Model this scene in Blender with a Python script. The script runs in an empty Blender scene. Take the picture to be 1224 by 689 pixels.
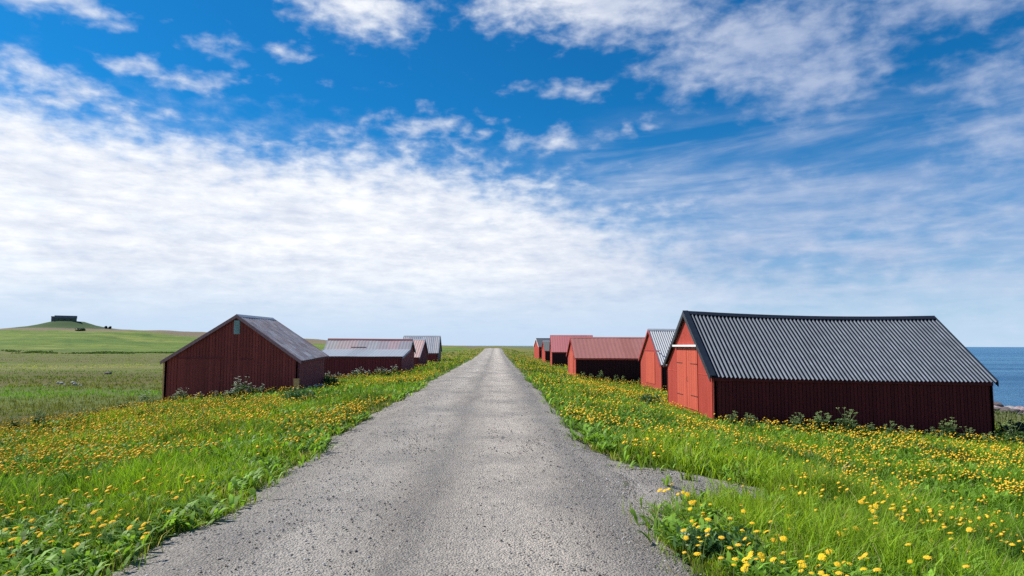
import bpy, math, random
import numpy as np
R = math.radians
random.seed(7); rng = np.random.default_rng(11)
C = bpy.context.scene.collection
S = bpy.context.scene

# ------------------------------------------------------------------ camera
EYE = 1.62; F = 816.0; YAW = R(1.333); PITCH = R(4.83); ROLL = R(0.15)
cam = bpy.data.objects.new('camera', bpy.data.cameras.new('camera')); C.objects.link(cam)
cam.data.sensor_width = 36; cam.data.lens = 36 * F / 1224
cam.data.clip_start = 0.1; cam.data.clip_end = 60000
from mathutils import Matrix, Vector
CM = Matrix.Rotation(-YAW, 3, 'Z') @ Matrix.Rotation(math.pi/2 + PITCH, 3, 'X') @ Matrix.Rotation(ROLL, 3, 'Z')
cam.matrix_world = Matrix.Translation((0, 0, EYE)) @ CM.to_4x4()
S.camera = cam

def sky_dir(px, py):
    d = (CM @ Vector(((px-612)/F, (344.5-py)/F, -1))).normalized()
    return math.atan2(d.x, d.y), math.asin(d.z)

# ------------------------------------------------------------------ node helpers
class X:
    """a tiny wrapper: arithmetic on node sockets"""
    def __init__(s, nt, v): s.nt, s.v = nt, v
    def op(s, kind, *a, clamp=False):
        n = s.nt.nodes.new('ShaderNodeMath'); n.operation = kind; n.use_clamp = clamp
        for i, q in enumerate((s,)+a):
            q = q.v if isinstance(q, X) else q
            if isinstance(q, (int, float)): n.inputs[i].default_value = q
            else: s.nt.links.new(q, n.inputs[i])
        return X(s.nt, n.outputs[0])
    def __add__(s, o): return s.op('ADD', o)
    __radd__ = __add__
    def __sub__(s, o): return s.op('SUBTRACT', o)
    def __rsub__(s, o): return (s*-1)+o
    def __mul__(s, o): return s.op('MULTIPLY', o)
    __rmul__ = __mul__
    def __truediv__(s, o): return s.op('DIVIDE', o)
    def max(s, o): return s.op('MAXIMUM', o)
    def min(s, o): return s.op('MINIMUM', o)
    def clamp(s): return s.op('ADD', 0.0, clamp=True)
    def step(s, a, b):
        n = s.nt.nodes.new('ShaderNodeMapRange'); n.interpolation_type = 'SMOOTHSTEP'
        s.nt.links.new(s.v, n.inputs[0])
        n.inputs[1].default_value = a; n.inputs[2].default_value = b
        return X(s.nt, n.outputs[0])
def setin(nt, sock, v):
    if isinstance(v, X): v = v.v
    if isinstance(v, (bpy.types.NodeSocket,)): nt.links.new(v, sock)
    else: sock.default_value = v
def vec(nt, x, y, z):
    n = nt.nodes.new('ShaderNodeCombineXYZ')
    for i, q in enumerate((x, y, z)): setin(nt, n.inputs[i], q)
    return n.outputs[0]
def sep(nt, v):
    n = nt.nodes.new('ShaderNodeSeparateXYZ'); nt.links.new(v, n.inputs[0])
    return [X(nt, o) for o in n.outputs]
def noise(nt, v, scale=1, detail=5, rough=.55, dist=0, color=False):
    n = nt.nodes.new('ShaderNodeTexNoise'); nt.links.new(v, n.inputs['Vector'])
    n.inputs['Scale'].default_value = scale; n.inputs['Detail'].default_value = detail
    n.inputs['Roughness'].default_value = rough; n.inputs['Distortion'].default_value = dist
    return n.outputs['Color'] if color else X(nt, n.outputs['Fac'])
def white(nt, v, color=False):
    n = nt.nodes.new('ShaderNodeTexWhiteNoise'); nt.links.new(v, n.inputs['Vector'])
    return n.outputs['Color'] if color else X(nt, n.outputs['Value'])
def scalev(nt, v, s, loc=(0,0,0)):
    n = nt.nodes.new('ShaderNodeMapping'); nt.links.new(v, n.inputs[0])
    n.inputs['Scale'].default_value = s; n.inputs['Location'].default_value = loc
    return n.outputs[0]
def mix(nt, f, a, b, mode='MIX'):
    n = nt.nodes.new('ShaderNodeMix'); n.data_type = 'RGBA'; n.blend_type = mode
    setin(nt, n.inputs[0], f)
    for s, v in ((n.inputs[6], a), (n.inputs[7], b)):
        if isinstance(v, tuple) and len(v) == 3: v = v + (1,)
        setin(nt, s, v)
    return n.outputs[2]
def ramp(nt, f, stops, interp='LINEAR'):
    n = nt.nodes.new('ShaderNodeValToRGB'); setin(nt, n.inputs[0], f)
    cr = n.color_ramp; cr.interpolation = interp
    full = lambda c: (c, c, c, 1) if isinstance(c, (int, float)) else tuple(c) + (1,)
    if len(stops) == 1: stops = [stops[0], (1.0, stops[0][1])]
    cr.elements[0].position = stops[0][0]; cr.elements[0].color = full(stops[0][1])
    cr.elements[-1].position = stops[-1][0]; cr.elements[-1].color = full(stops[-1][1])
    for p, c in stops[1:-1]:
        e = cr.elements.new(p); e.color = full(c)
    return n.outputs[0]
def bump(nt, h, strength=.5, dist=.02, normal=None):
    n = nt.nodes.new('ShaderNodeBump'); n.inputs['Strength'].default_value = strength
    n.inputs['Distance'].default_value = dist; setin(nt, n.inputs['Height'], h)
    if normal is not None: nt.links.new(normal, n.inputs['Normal'])
    return n.outputs[0]
def new_mat(name):
    m = bpy.data.materials.new(name); m.use_nodes = True; nt = m.node_tree
    return m, nt, nt.nodes['Principled BSDF']
def tex(nt, what='Object'):
    return nt.nodes.new('ShaderNodeTexCoord').outputs[what]
def world_pos(nt): return nt.nodes.new('ShaderNodeNewGeometry').outputs['Position']

# ------------------------------------------------------------------ world: Nishita sky and clouds
SUN_AZ = R(-72); SUN_EL = R(46)          # azimuth measured from +Y towards +X
SKY_STRENGTH = 0.10
w = bpy.data.worlds.new('World'); S.world = w; w.use_nodes = True
nt = w.node_tree; bg = nt.nodes['Background']
sky = nt.nodes.new('ShaderNodeTexSky'); sky.sky_type = 'NISHITA'; sky.sun_disc = False
sky.sun_elevation = SUN_EL; sky.sun_rotation = SUN_AZ; sky.altitude = 0
sky.air_density = 1.0; sky.dust_density = 0.3; sky.ozone_density = 3.0
G = tex(nt, 'Generated')
dx, dy, dz = sep(nt, G)
az = dx.op('ARCTAN2', dy); el = dz.op('ARCSINE')
zz = dz.max(0.0) + 0.045
P = vec(nt, dx/zz, dy/zz, 0.0)            # a cloud deck seen in perspective
# wind the blob coordinates a little
wv = vec(nt, az*9.0, el*16.0, 0.0)
wn = noise(nt, wv, 1.0, 4, .6, color=True)
wr, wg, wb = sep(nt, wn)
azw = az + (wr-.5)*.10; elw = el + (wg-.5)*.06
def blob(px, py, rx, ry, k=1.0, rot=0.0):
    a, e = sky_dir(px, py); a2, _ = sky_dir(px+rx, py); _, e2 = sky_dir(px, py-ry)
    ra = abs(a2-a); re = abs(e2-e)
    u = azw-a; v = elw-e
    if rot:
        c, s = math.cos(R(rot)), math.sin(R(rot)); u, v = u*c+v*s, v*c-u*s
    u = u/ra; v = v/re
    return (1.0 - (u*u+v*v).op('SQRT')).max(-0.6)*k
blobs = [(430,15,95,44,1.15,0),(60,0,110,26,.9,0),(155,75,38,16,.8,0),(236,98,60,20,.65,6),(262,62,50,15,.5,0),(345,66,36,16,.55,0),
         (700,0,230,68,1.25,-8),(905,55,190,80,1.2,0),(985,90,120,62,1.1,10),(1150,-10,190,55,1.0,0),(1190,90,120,42,.75,14),
         (1190,175,120,62,.7,0),(660,167,70,17,.62,0),(690,113,40,17,.6,0),(578,165,18,13,.6,0),(773,145,19,12,.7,0),(747,150,14,11,.6,0),
         (500,155,80,26,.5,0),(625,110,34,10,.5,0),(60,100,120,30,.8,-10),(880,230,150,20,.45,8),(1080,270,200,70,.55,4)]
D = None
for b in blobs:
    q = blob(*b); D = q if D is None else D.max(q)
n1 = noise(nt, P, 5.0, 8, .56, .2)
n1b = noise(nt, wv, 3.0, 6, .53, .15)
puff = (D*1.05 + (n1b-.5)*1.7 + (n1-.5)*.7).step(-.08, 1.25)
# the bank: everything under a line that falls to the right
def el_at(px, py): return sky_dir(px, py)[1]
line = [(-40,105),(90,140),(200,158),(330,185),(440,185),(520,200),(640,222),(760,265),(860,310),(1000,345),(1240,385)]
stops = []
for px, py in line:
    a, e = sky_dir(px, py); stops.append(((a+1.0)/2.0, e))
lv = X(nt, ramp(nt, (az+1.0)*.5, stops))
n2 = noise(nt, P, 2.2, 8, .6, .3)
n3 = noise(nt, vec(nt, az*6.0, el*22.0, 3.0), 2.0, 8, .62, .3)
bank = ((lv - el)*(11.0 - az.step(-.1, .3)*6.0) + (n1b-.5)*1.2 + (n3-.5)*.9).step(-.3, .6)
hole = ((n2-.5)*2.0 + (n3-.5)*1.6).step(-1.35, .15)
fade_r = az.step(.05, .60)                # thinner towards the sea
bank = bank * (0.6 + hole*.4) * (1.0 - fade_r*.40)
# high thin streaks over the right half
cs, sn = math.cos(R(7)), math.sin(R(7))
sx = az*cs + el*sn; sy = el*cs - az*sn*.5
st = noise(nt, vec(nt, sx*3.0, sy*24.0, 1.0), 1.0, 9, .62, .35)
st2 = noise(nt, vec(nt, az*4.0, el*9.0, 5.0), 1.3, 4, .55)
streak = ((st-.44)*3.0 + (st2-.5)*1.4).step(-.3, 1.5)
rr = az.step(0.02, .25) * (1.0 - el.step(el_at(900,170), el_at(900,110)))
streak = streak*rr*.85
rip = noise(nt, vec(nt, az*5.0, el*26.0, 9.0), 1.6, 8, .6, .4)
low = (1.0 - el.step(el_at(1000,300), el_at(1000,170))) * az.step(.1, .45)
ripple = ((rip-.40)*3.2).step(0, 1.0) * low * .6
veil = (1.0 - el.step(-.02, .20))*.50 + (1.0 - el.step(.0, .34))*.12 + az.step(.1, .5)*(1.0 - el.step(.12, .33))*.16
halo = ((lv - el)*8.0 + (n1b-.5)*1.6).step(-.6, .5)*.25
alpha = 1.0 - (1.0-halo)*(1.0-puff*(.95 - az.step(.0, .4)*.22))*(1.0-bank*.97)*(1.0-streak)*(1.0-ripple)*(1.0-veil)
alpha = alpha.clamp()
n5 = noise(nt, vec(nt, az*5.0, el*20.0, 7.0), 1.5, 6, .6, .2)
rip2 = noise(nt, vec(nt, az*11.0, el*40.0, 2.0), 2.0, 7, .66, .2)
shade = ((n5-.5)*1.5 + .60 + (n1b-.5)*.7 + (rip2-.5)*1.5).clamp()
cool = mix(nt, shade, (4.7,5.2,6.3), (7.8,7.9,8.0))
warm = mix(nt, az.step(-.05, .45), cool, mix(nt, shade, (3.1,3.8,5.4), (4.6,5.1,6.3)))
hz = mix(nt, el.step(0.0, .13), (4.4,5.5,6.9), warm)   # paler, bluer towards the horizon
blue = mix(nt, 1.0, sky.outputs[0], (.05,.525,.85), 'MULTIPLY')
skyc = mix(nt, alpha, blue, hz)
nt.links.new(skyc, bg.inputs[0]); bg.inputs[1].default_value = SKY_STRENGTH

# ------------------------------------------------------------------ sun, exposure
sd = Vector((math.sin(SUN_AZ)*math.cos(SUN_EL), math.cos(SUN_AZ)*math.cos(SUN_EL), math.sin(SUN_EL)))
sun = bpy.data.objects.new('sun', bpy.data.lights.new('sun', 'SUN')); C.objects.link(sun)
sun.data.energy = 4.6; sun.data.angle = R(.53); sun.data.color = (1, .955, .88)
sun.rotation_euler = sd.to_track_quat('Z', 'Y').to_euler()
V = S.view_settings; V.view_transform = 'Standard'; V.look = 'None'; V.gamma = 1; V.use_curve_mapping = False
V.exposure = 0.42
S.render.engine = 'CYCLES'; S.cycles.use_denoising = False
S.cycles.max_bounces = 6; S.cycles.transparent_max_bounces = 4; S.cycles.diffuse_bounces = 3

# ------------------------------------------------------------------ numpy noise and terrain
_g = rng.random((256, 256))
def vn(x, y):
    xi = np.floor(x).astype(int); yi = np.floor(y).astype(int); fx = x-xi; fy = y-yi
    fx = fx*fx*(3-2*fx); fy = fy*fy*(3-2*fy)
    a = _g[xi % 256, yi % 256]; b = _g[(xi+1) % 256, yi % 256]; c = _g[xi % 256, (yi+1) % 256]; d = _g[(xi+1) % 256, (yi+1) % 256]
    return (a*(1-fx)+b*fx)*(1-fy) + (c*(1-fx)+d*fx)*fy
def fbm(x, y, o=4):
    s = 0; a = .5; t = 0
    for i in range(o):
        s = s + a*vn(x*2**i + 17.3*i, y*2**i + 9.1*i); t += a; a *= .5
    return s/t
def sst(a, b, x):
    t = np.clip((x-a)/(b-a), 0, 1); return t*t*(3-2*t)
SEA = -2.6
PX = [-3000,-60,-24,-19,-15.5,-12.3,-9,-5,-2.9,-2.5,1.5,1.9,4,6.6,10,16,22,28,33,40,60,400]
PZ = [-1.25,-1.25,-1.22,-1.15,-1.05,-.80,-.58,-.22,-.04,0,0,-.04,-.26,-.82,-1.05,-1.48,-1.78,-2.1,-2.5,-3.4,-5,-8]
HX = [-3000,-900,-327,-290,-261,-219,-204,-195,-189,-150,-115,-60,-29,0,40,300]
HZ = [6,10,10.7,10.9,11.0,11.1,10.5,9.4,8.6,5.6,3.3,2.0,1.3,0,0,0]
CX = np.linspace(-40, 60, 1001); CZ = np.interp(CX, PX, PZ)
k = np.hanning(15); k /= k.sum(); CZ = np.convolve(np.pad(CZ, 7, 'edge'), k, 'valid')
def T(x, y):
    x = np.asarray(x, float); y = np.asarray(y, float)
    g = np.interp(y, [0, 55, 120, 250, 600], [1, 1, .55, .25, .12])
    xe = np.where(x > 7, 7+(x-7)*g, x)
    z = np.where((xe > -40) & (xe < 60), np.interp(xe, CX, CZ), np.interp(xe, PX, PZ))
    off = np.clip(np.abs(x+.5)-2.6, 0, None)
    z = z + (fbm(x*.35+3, y*.35+5, 3)-.5)*.22*sst(0, 4, off)
    z = z + (fbm(x*.05+3, y*.05+5, 3)-.5)*.7*sst(15, 50, off)*(x < 0)
    crest = np.interp(y, [0, 90, 120, 150, 180, 200, 240, 400, 5000], [0, 0, .12, .42, .78, .82, .4, .1, 0])
    z = z + crest*(1-sst(25, 70, np.abs(x-5)))
    z = z + np.where((x > 25), 0, 0)
    def gz(cx, cy, r, a): return a*np.exp(-((x-cx)**2+(y-cy)**2)/(2*r*r))
    z = z + gz(10, 50, 4, -.12) + gz(-9, 68, 3, -.2)
    hill = np.interp(x, HX, HZ)
    up = sst(215, 455, y)*.55 + .45*np.clip((y-235)/215, 0, 1)
    dn = 1-sst(500, 1500, y)
    z = z + (hill+1.1*(hill > .1)*np.minimum(hill, 1))*up*dn
    # the mound under the bunker
    r = np.sqrt(((x+285.5)*1.0)**2 + ((y-462)*.8)**2)
    z = z + np.interp(r, [0, 9, 12, 19, 32, 48], [6.4, 6.1, 4.6, 2.6, 1.0, 0])
    z = z + (fbm(x*.09, y*.09, 4)-.5)*1.0*sst(235, 300, y)*(x < 0)*dn
    return z

def np_mesh(name, V_, faces, col=None, smooth=False, cname='tint'):
    """faces: list of (n,k) int arrays"""
    me = bpy.data.meshes.new(name); V_ = np.asarray(V_, np.float32)
    me.vertices.add(len(V_)); me.vertices.foreach_set('co', V_.ravel())
    loops = np.concatenate([f.ravel() for f in faces]).astype(np.int32)
    tot = np.concatenate([np.full(len(f), f.shape[1]) for f in faces]).astype(np.int32)
    st_ = np.concatenate([[0], np.cumsum(tot)[:-1]]).astype(np.int32)
    me.loops.add(len(loops)); me.loops.foreach_set('vertex_index', loops)
    me.polygons.add(len(tot)); me.polygons.foreach_set('loop_start', st_)
    me.polygons.foreach_set('loop_total', tot)
    if smooth: me.polygons.foreach_set('use_smooth', np.ones(len(tot), bool))
    me.update(calc_edges=True)
    if col is not None:
        a = me.color_attributes.new(cname, 'FLOAT_COLOR', 'POINT')
        c4 = np.ones((len(V_), 4), np.float32); c4[:, :3] = col
        a.data.foreach_set('color', c4.ravel())
    return me
def link(name, me, m=None, parent=None):
    o = bpy.data.objects.new(name, me); C.objects.link(o)
    if m is not None: me.materials.clear(); me.materials.append(m)
    if parent is not None: o.parent = parent
    return o
def tag(o, label=None, cat=None, group=None, kind=None):
    if label: o['label'] = label
    if cat: o['category'] = cat
    if group: o['group'] = group
    if kind: o['kind'] = kind
    return o
def empty(name, loc, rz, label, cat, group=None):
    o = bpy.data.objects.new(name, None); C.objects.link(o)
    o.location = loc; o.rotation_euler = (0, 0, rz); o.empty_display_size = .2
    return tag(o, label, cat, group)
def copy_tree(o, parent=None):
    c = o.copy(); C.objects.link(c); c.parent = parent
    for ch in o.children: copy_tree(ch, c)
    return c

# ---- ground sheet
def warp(a, b, n, c, s):
    t = np.linspace(np.arcsinh((a-c)/s), np.arcsinh((b-c)/s), n); return c+s*np.sinh(t)
gx = warp(-2600, 900, 560, -1, 14); gy = warp(-15, 3200, 620, 10, 30)
XX, YY = np.meshgrid(gx, gy); ZZ = T(XX, YY)
inroad = (XX > -2.6) & (XX < 1.5) & (YY < 230)
ZZ = np.where(inroad, ZZ-.03, ZZ)
nx, ny = len(gx), len(gy)
idx = np.arange(nx*ny).reshape(ny, nx)
quads = np.stack([idx[:-1, :-1], idx[:-1, 1:], idx[1:, 1:], idx[1:, :-1]], -1).reshape(-1, 4)
ground_me = np_mesh('ground', np.stack([XX, YY, ZZ], -1).reshape(-1, 3), [quads], smooth=True)

m, nt, bs = new_mat('ground_soil_and_turf')
p = world_pos(nt); px_, py_, pz_ = sep(nt, p)
wob = noise(nt, p, .045, 5, .6)
wob2 = noise(nt, scalev(nt, p, (.02, .11, 1)), 1.0, 6, .62, .3)
fine = noise(nt, p, 1.7, 8, .7)
mid = noise(nt, scalev(nt, p, (.22, .55, 1)), 1.0, 7, .65)
t = ((py_.max(5.0)).op('LOGARITHM', math.e) - math.log(20))/(math.log(520)-math.log(20)) + (wob2-.5)*.28 + (mid-.5)*.08
# meadow bands behind the verge
band = ramp(nt, t, [(0.0,(.125,.105,.035)),(.11,(.13,.105,.038)),(.17,(.13,.17,.03)),(.235,(.12,.16,.028)),(.27,(.15,.12,.04)),(.35,(.13,.115,.035)),
    (.40,(.15,.17,.035)),(.44,(.26,.235,.085)),(.475,(.19,.19,.05)),(.51,(.115,.155,.03)),(.56,(.17,.145,.055)),(.66,(.15,.165,.045)),(.735,(.19,.175,.06)),
    (.765,(.11,.165,.028)),(.82,(.17,.25,.035)),(.95,(.22,.28,.045))])
band = mix(nt, (fine-.5)*.9+.35, band, (.07,.085,.022))
band = mix(nt, ((mid-.55)*5).clamp()*.55, band, (.13,.18,.03))
heath = mix(nt, fine, (.15,.12,.075), (.24,.19,.12))
topm = (py_ + (wob-.5)*60).step(405, 425)*(1-(pz_).step(11.9, 12.6))
slope = py_.step(240, 262)
pat = noise(nt, scalev(nt, p, (.014, .045, .2)), 1.0, 8, .72, .4)
band = mix(nt, ((pat-.44)*7).clamp()*slope*.85, band, (.075,.14,.025))
band = mix(nt, ((noise(nt, scalev(nt, p, (.02, .06, .2), (7,1,0)), 1.0, 6, .7)-.52)*8).clamp()*slope*.6, band, (.30,.30,.07))
band = mix(nt, ((noise(nt, scalev(nt, p, (.12,.12,1), (9,4,0)), 1.0, 7, .7)-.54)*9).clamp()*slope*.7, band, (.05,.085,.022))
band = mix(nt, topm, band, heath)
mound = (pz_ + (mid-.5)*1.6).step(11.5, 12.1)*py_.step(425, 440)
band = mix(nt, mound, band, mix(nt, fine, (.03,.065,.025), (.085,.13,.045)))
verge = mix(nt, fine, (.035,.065,.014), (.10,.16,.025))
shore = mix(nt, fine, (.10,.12,.03), (.2,.19,.09))
vm = (px_ + (wob-.5)*6).step(-15.5, -12.5)
base = mix(nt, vm, band, verge)
farv = py_.step(70, 130)*vm
base = mix(nt, farv, base, mix(nt, mid, (.12,.145,.03), (.23,.19,.05)))
base = mix(nt, (px_ + (wob-.5)*5).step(17, 25), base, shore)
peb = mix(nt, (noise(nt, p, 5, 6, .75)-.5)*3+.5, (.07,.065,.065), (.42,.40,.39))
base = mix(nt, (1-(pz_+(fine-.5)*.8).step(-2.45, -2.15)), base, peb)
nt.links.new(base, bs.inputs['Base Color']); bs.inputs['Roughness'].default_value = .95
bs.inputs['Specular IOR Level'].default_value = .15
nt.links.new(bump(nt, fine, .8, .15), bs.inputs['Normal'])
tag(link('ground', ground_me, m), kind='structure')

# ---- gravel road with ragged edges
def road_left(y): return -2.72 - .28*sst(7, 14, y) + (fbm(y*.9, y*0+3, 4)-.5)*.55
def road_right(y):
    e = 1.58 + .06*sst(6, 9, y) + (fbm(y*1.1+40, y*0+8, 4)-.5)*.45
    return e
ry = warp(-12, 260, 900, 6, 12); ry.sort()
nc = 34
L_, R_ = road_left(ry), road_right(ry)
uu = np.linspace(0, 1, nc)
RX = L_[:, None]*(1-uu) + R_[:, None]*uu; RY = np.repeat(ry[:, None], nc, 1)
edge = np.minimum(uu, 1-uu)*4.3
RZ = T(RX, RY) + .02 + .045*sst(0, .9, edge)[None, :] - .02*np.exp(-((RX+1.45)/.38)**2) - .02*np.exp(-((RX-.35)/.38)**2) \
     + (fbm(RX*1.6, RY*1.1, 4)-.5)*.035 + (fbm(RX*7, RY*7, 2)-.5)*.008
RZ[:, 0] -= .07; RZ[:, -1] -= .07
ridx = np.arange(RX.size).reshape(RX.shape)
rq = np.stack([ridx[:-1, :-1], ridx[:-1, 1:], ridx[1:, 1:], ridx[1:, :-1]], -1).reshape(-1, 4)
road_me = np_mesh('gravel_road', np.stack([RX, RY, RZ], -1).reshape(-1, 3), [rq], smooth=True)
def gravel(name, tint=1.0):
    m, nt, bs = new_mat(name)
    p = world_pos(nt); x_, y_, z_ = sep(nt, p)
    big = noise(nt, scalev(nt, p, (1.3, .22, 1)), 1.0, 6, .6, .3)
    big2 = noise(nt, scalev(nt, p, (.5, .4, 1)), 1.0, 5, .6)
    g1 = noise(nt, p, 38, 4, .75); g2 = noise(nt, p, 11, 6, .75)
    vo = nt.nodes.new('ShaderNodeTexVoronoi'); vo.inputs['Scale'].default_value = 55; nt.links.new(p, vo.inputs['Vector'])
    vd = X(nt, vo.outputs['Distance']); vc = sep(nt, vo.outputs['Color'])[0]
    c = mix(nt, (big-.5)*2.6+.5, (.275,.238,.20), (.51,.455,.385))
    tr = ((x_-.15 + (big2-.5)*.6)*(1/.55)); trk = ((tr*tr)*-1).op('EXPONENT')
    c = mix(nt, trk*.85, c, (.66,.575,.475))
    trl = (x_+1.55 + (big2-.5)*.5)*(1/.42); c = mix(nt, ((trl*trl)*-1).op('EXPONENT')*.6, c, (.58,.52,.445))
    mdl = (x_+.70 + (big2-.5)*.7)*(1/.16); c = mix(nt, ((mdl*mdl)*-1).op('EXPONENT')*.4, c, (.17,.155,.14))
    lft = (x_-1.1 + (big-.5)*.6)*(1/.25); c = mix(nt, ((lft*lft)*-1).op('EXPONENT')*.5, c, (.19,.17,.155))
    c = mix(nt, ((big2-.47)*6).clamp()*.65, c, (.25,.23,.21))
    c = mix(nt, ((g2-.47)*3.2).clamp()*.7, c, (.15,.14,.135))
    c = mix(nt, ((noise(nt, p, 24, 3, .8)-.5)*5).clamp()*.42, c, (.14,.128,.118))
    c = mix(nt, ((g1-.5)*5).clamp()*.75, c, (.56,.52,.46))
    c = mix(nt, (vc.step(.74, .80))*(1-vd.step(.25, .42))*.8, c, (.085,.08,.08))
    nt.links.new(c, bs.inputs['Base Color']); bs.inputs['Roughness'].default_value = .9
    bs.inputs['Specular IOR Level'].default_value = .25
    nt.links.new(bump(nt, g1*.8+g2*1.0+(1-vd)*.6, 1.0, .035), bs.inputs['Normal'])
    return m
MG = gravel('gravel')
tag(link('gravel_road', road_me, MG), kind='structure')
# side apron of gravel running into the right verge
n = 26
ax = np.linspace(1.0, 3.9, n); ay = np.linspace(0, 1, n)
lo = np.interp(ax, [1.0, 1.4, 2.2, 3.9], [6.2, 6.5, 7.0, 8.1]) + (fbm(ax*3, ax*0, 3)-.5)*.5
hi = np.interp(ax, [1.0, 1.5, 2.2, 3.9], [11.5, 10.0, 9.6, 8.7]) + (fbm(ax*3+9, ax*0+4, 3)-.5)*.5
AX = np.repeat(ax[:, None], n, 1); AY = lo[:, None]*(1-ay)+hi[:, None]*ay
AZ = T(AX, AY) + .02 + (fbm(AX*3, AY*3, 3)-.5)*.03
AZ[:, 0] -= .05; AZ[:, -1] -= .05; AZ[-1, :] -= .05; AZ[0, :] -= .01
ai = np.arange(n*n).reshape(n, n)
aq = np.stack([ai[:-1, :-1], ai[1:, :-1], ai[1:, 1:], ai[:-1, 1:]], -1).reshape(-1, 4)
tag(link('gravel_path', np_mesh('gravel_path', np.stack([AX, AY, AZ], -1).reshape(-1, 3), [aq], smooth=True), MG), kind='structure')
def on_apron(x, y):
    a = np.interp(x, [1.0, 1.4, 2.2, 3.9], [6.2, 6.5, 7.0, 8.1]); b = np.interp(x, [1.0, 1.5, 2.2, 3.9], [11.5, 10.0, 9.6, 8.7])
    return (x < 3.8) & (x > 1) & (y > a) & (y < b)

# loose stones (nobody could count them)
def icos():
    t_ = (1+5**.5)/2
    v = np.array([(-1,t_,0),(1,t_,0),(-1,-t_,0),(1,-t_,0),(0,-1,t_),(0,1,t_),(0,-1,-t_),(0,1,-t_),(t_,0,-1),(t_,0,1),(-t_,0,-1),(-t_,0,1)], float)
    v /= np.linalg.norm(v[0])
    f = np.array([(0,11,5),(0,5,1),(0,1,7),(0,7,10),(0,10,11),(1,5,9),(5,11,4),(11,10,2),(10,7,6),(7,1,8),(3,9,4),(3,4,2),(3,2,6),(3,6,8),(3,8,9),(4,9,5),(2,4,11),(6,2,10),(8,6,7),(9,8,1)])
    return v, f
IV, IF = icos()
def stones(N, ylo, yhi, smin, smax):
    y = ylo*(yhi/ylo)**rng.random(N); e = rng.random(N)
    L, Rr = road_left(y), road_right(y)
    x = L + (Rr-L)*e
    m1 = rng.random(N) < .38                       # more of them lie along the edges
    x = np.where(m1 & (e < .5), L + np.abs(rng.normal(0, .28, N)), x); x = np.where(m1 & (e >= .5), Rr - np.abs(rng.normal(0, .28, N)), x)
    m2 = rng.random(N) < .06
    x = np.where(m2, 1.2+rng.random(N)*1.7, x); y = np.where(m2, 7.4+rng.random(N)*2.0, y)
    pk = fbm(x*1.6+5, y*.8+3, 3); x = np.where((pk < .46) & (rng.random(N) < .8), x+1e4, x)
    s = smin + (smax-smin)*rng.random(N)**3.0
    k_ = x < 1e3; return x[k_], y[k_], s[k_]
xs, ys, ss = [np.concatenate(q) for q in zip(stones(16000, 3.5, 13, .0025, .011), stones(7000, 10, 34, .005, .013))]
N = len(xs); j = 1+rng.uniform(-.3, .3, (N, 12, 1)); sc = np.stack([1+.4*rng.random(N), 1+.4*rng.random(N), .5+.3*rng.random(N)], -1)
th = rng.random(N)*6.28; c_, s_ = np.cos(th), np.sin(th)
v = IV[None]*j*sc[:, None, :]*ss[:, None, None]
v = np.stack([v[..., 0]*c_[:, None]-v[..., 1]*s_[:, None], v[..., 0]*s_[:, None]+v[..., 1]*c_[:, None], v[..., 2]], -1)
crown = np.minimum(np.abs(xs-road_left(ys)), np.abs(xs-road_right(ys)))
zb = T(xs, ys)+.02+.045*sst(0, .9, crown) + (fbm(xs*1.6, ys*1.1, 4)-.5)*.035 - ss*.05
zb = np.where(xs > road_right(ys), T(xs, ys)+.025, zb)
v += np.stack([xs, ys, zb], -1)[:, None, :]
tone = rng.random(N); col = np.where(tone[:, None] < .62, np.array([[.13, .115, .10]]), np.where(tone[:, None] < .86, np.array([[.24, .225, .21]]), np.array([[.46, .44, .41]])))*(.7+.6*rng.random((N, 1)))
m, nt, bs = new_mat('loose_stone'); an = nt.nodes.new('ShaderNodeAttribute'); an.attribute_name = 'tint'
nt.links.new(an.outputs['Color'], bs.inputs['Base Color']); bs.inputs['Roughness'].default_value = .85
f = (IF[None]+(np.arange(N)*12)[:, None, None]).reshape(-1, 3)
tag(link('loose_gravel', np_mesh('loose_gravel', v.reshape(-1, 3), [f], np.repeat(col, 12, 0)), m), 'loose grey pebbles scattered over the gravel road', 'gravel', kind='stuff')

# ---- sea
m, nt, bs = new_mat('sea_water'); p = world_pos(nt)
wv1 = noise(nt, scalev(nt, p, (.35, .9, 1)), 1.0, 6, .65, .5); wv2 = noise(nt, scalev(nt, p, (.01, .05, 1)), 1.0, 5, .6, .4)
nt.links.new(mix(nt, ((wv2-.5)*3+.5).clamp(), (.04,.13,.25), (.10,.24,.38)), bs.inputs['Base Color'])
bs.inputs['Roughness'].default_value = .42; bs.inputs['IOR'].default_value = 1.33; bs.inputs['Specular IOR Level'].default_value = .35
nt.links.new(bump(nt, wv1, 1.0, .9), bs.inputs['Normal'])
sx_ = [-30000, -3000, -300, -60, 0, 20, 40, 60, 100, 200, 500, 2000, 9000, 40000]; sy_ = [-300, 0, 30, 60, 100, 200, 500, 2000, 9000, 45000]
SXm, SYm = np.meshgrid(np.array(sx_, float), np.array(sy_, float)); si = np.arange(SXm.size).reshape(SXm.shape)
sq = np.stack([si[:-1, :-1], si[:-1, 1:], si[1:, 1:], si[1:, :-1]], -1).reshape(-1, 4)
tag(link('sea', np_mesh('sea', np.stack([SXm, SYm, SXm*0+SEA], -1).reshape(-1, 3), [sq]), m), kind='structure')

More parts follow.
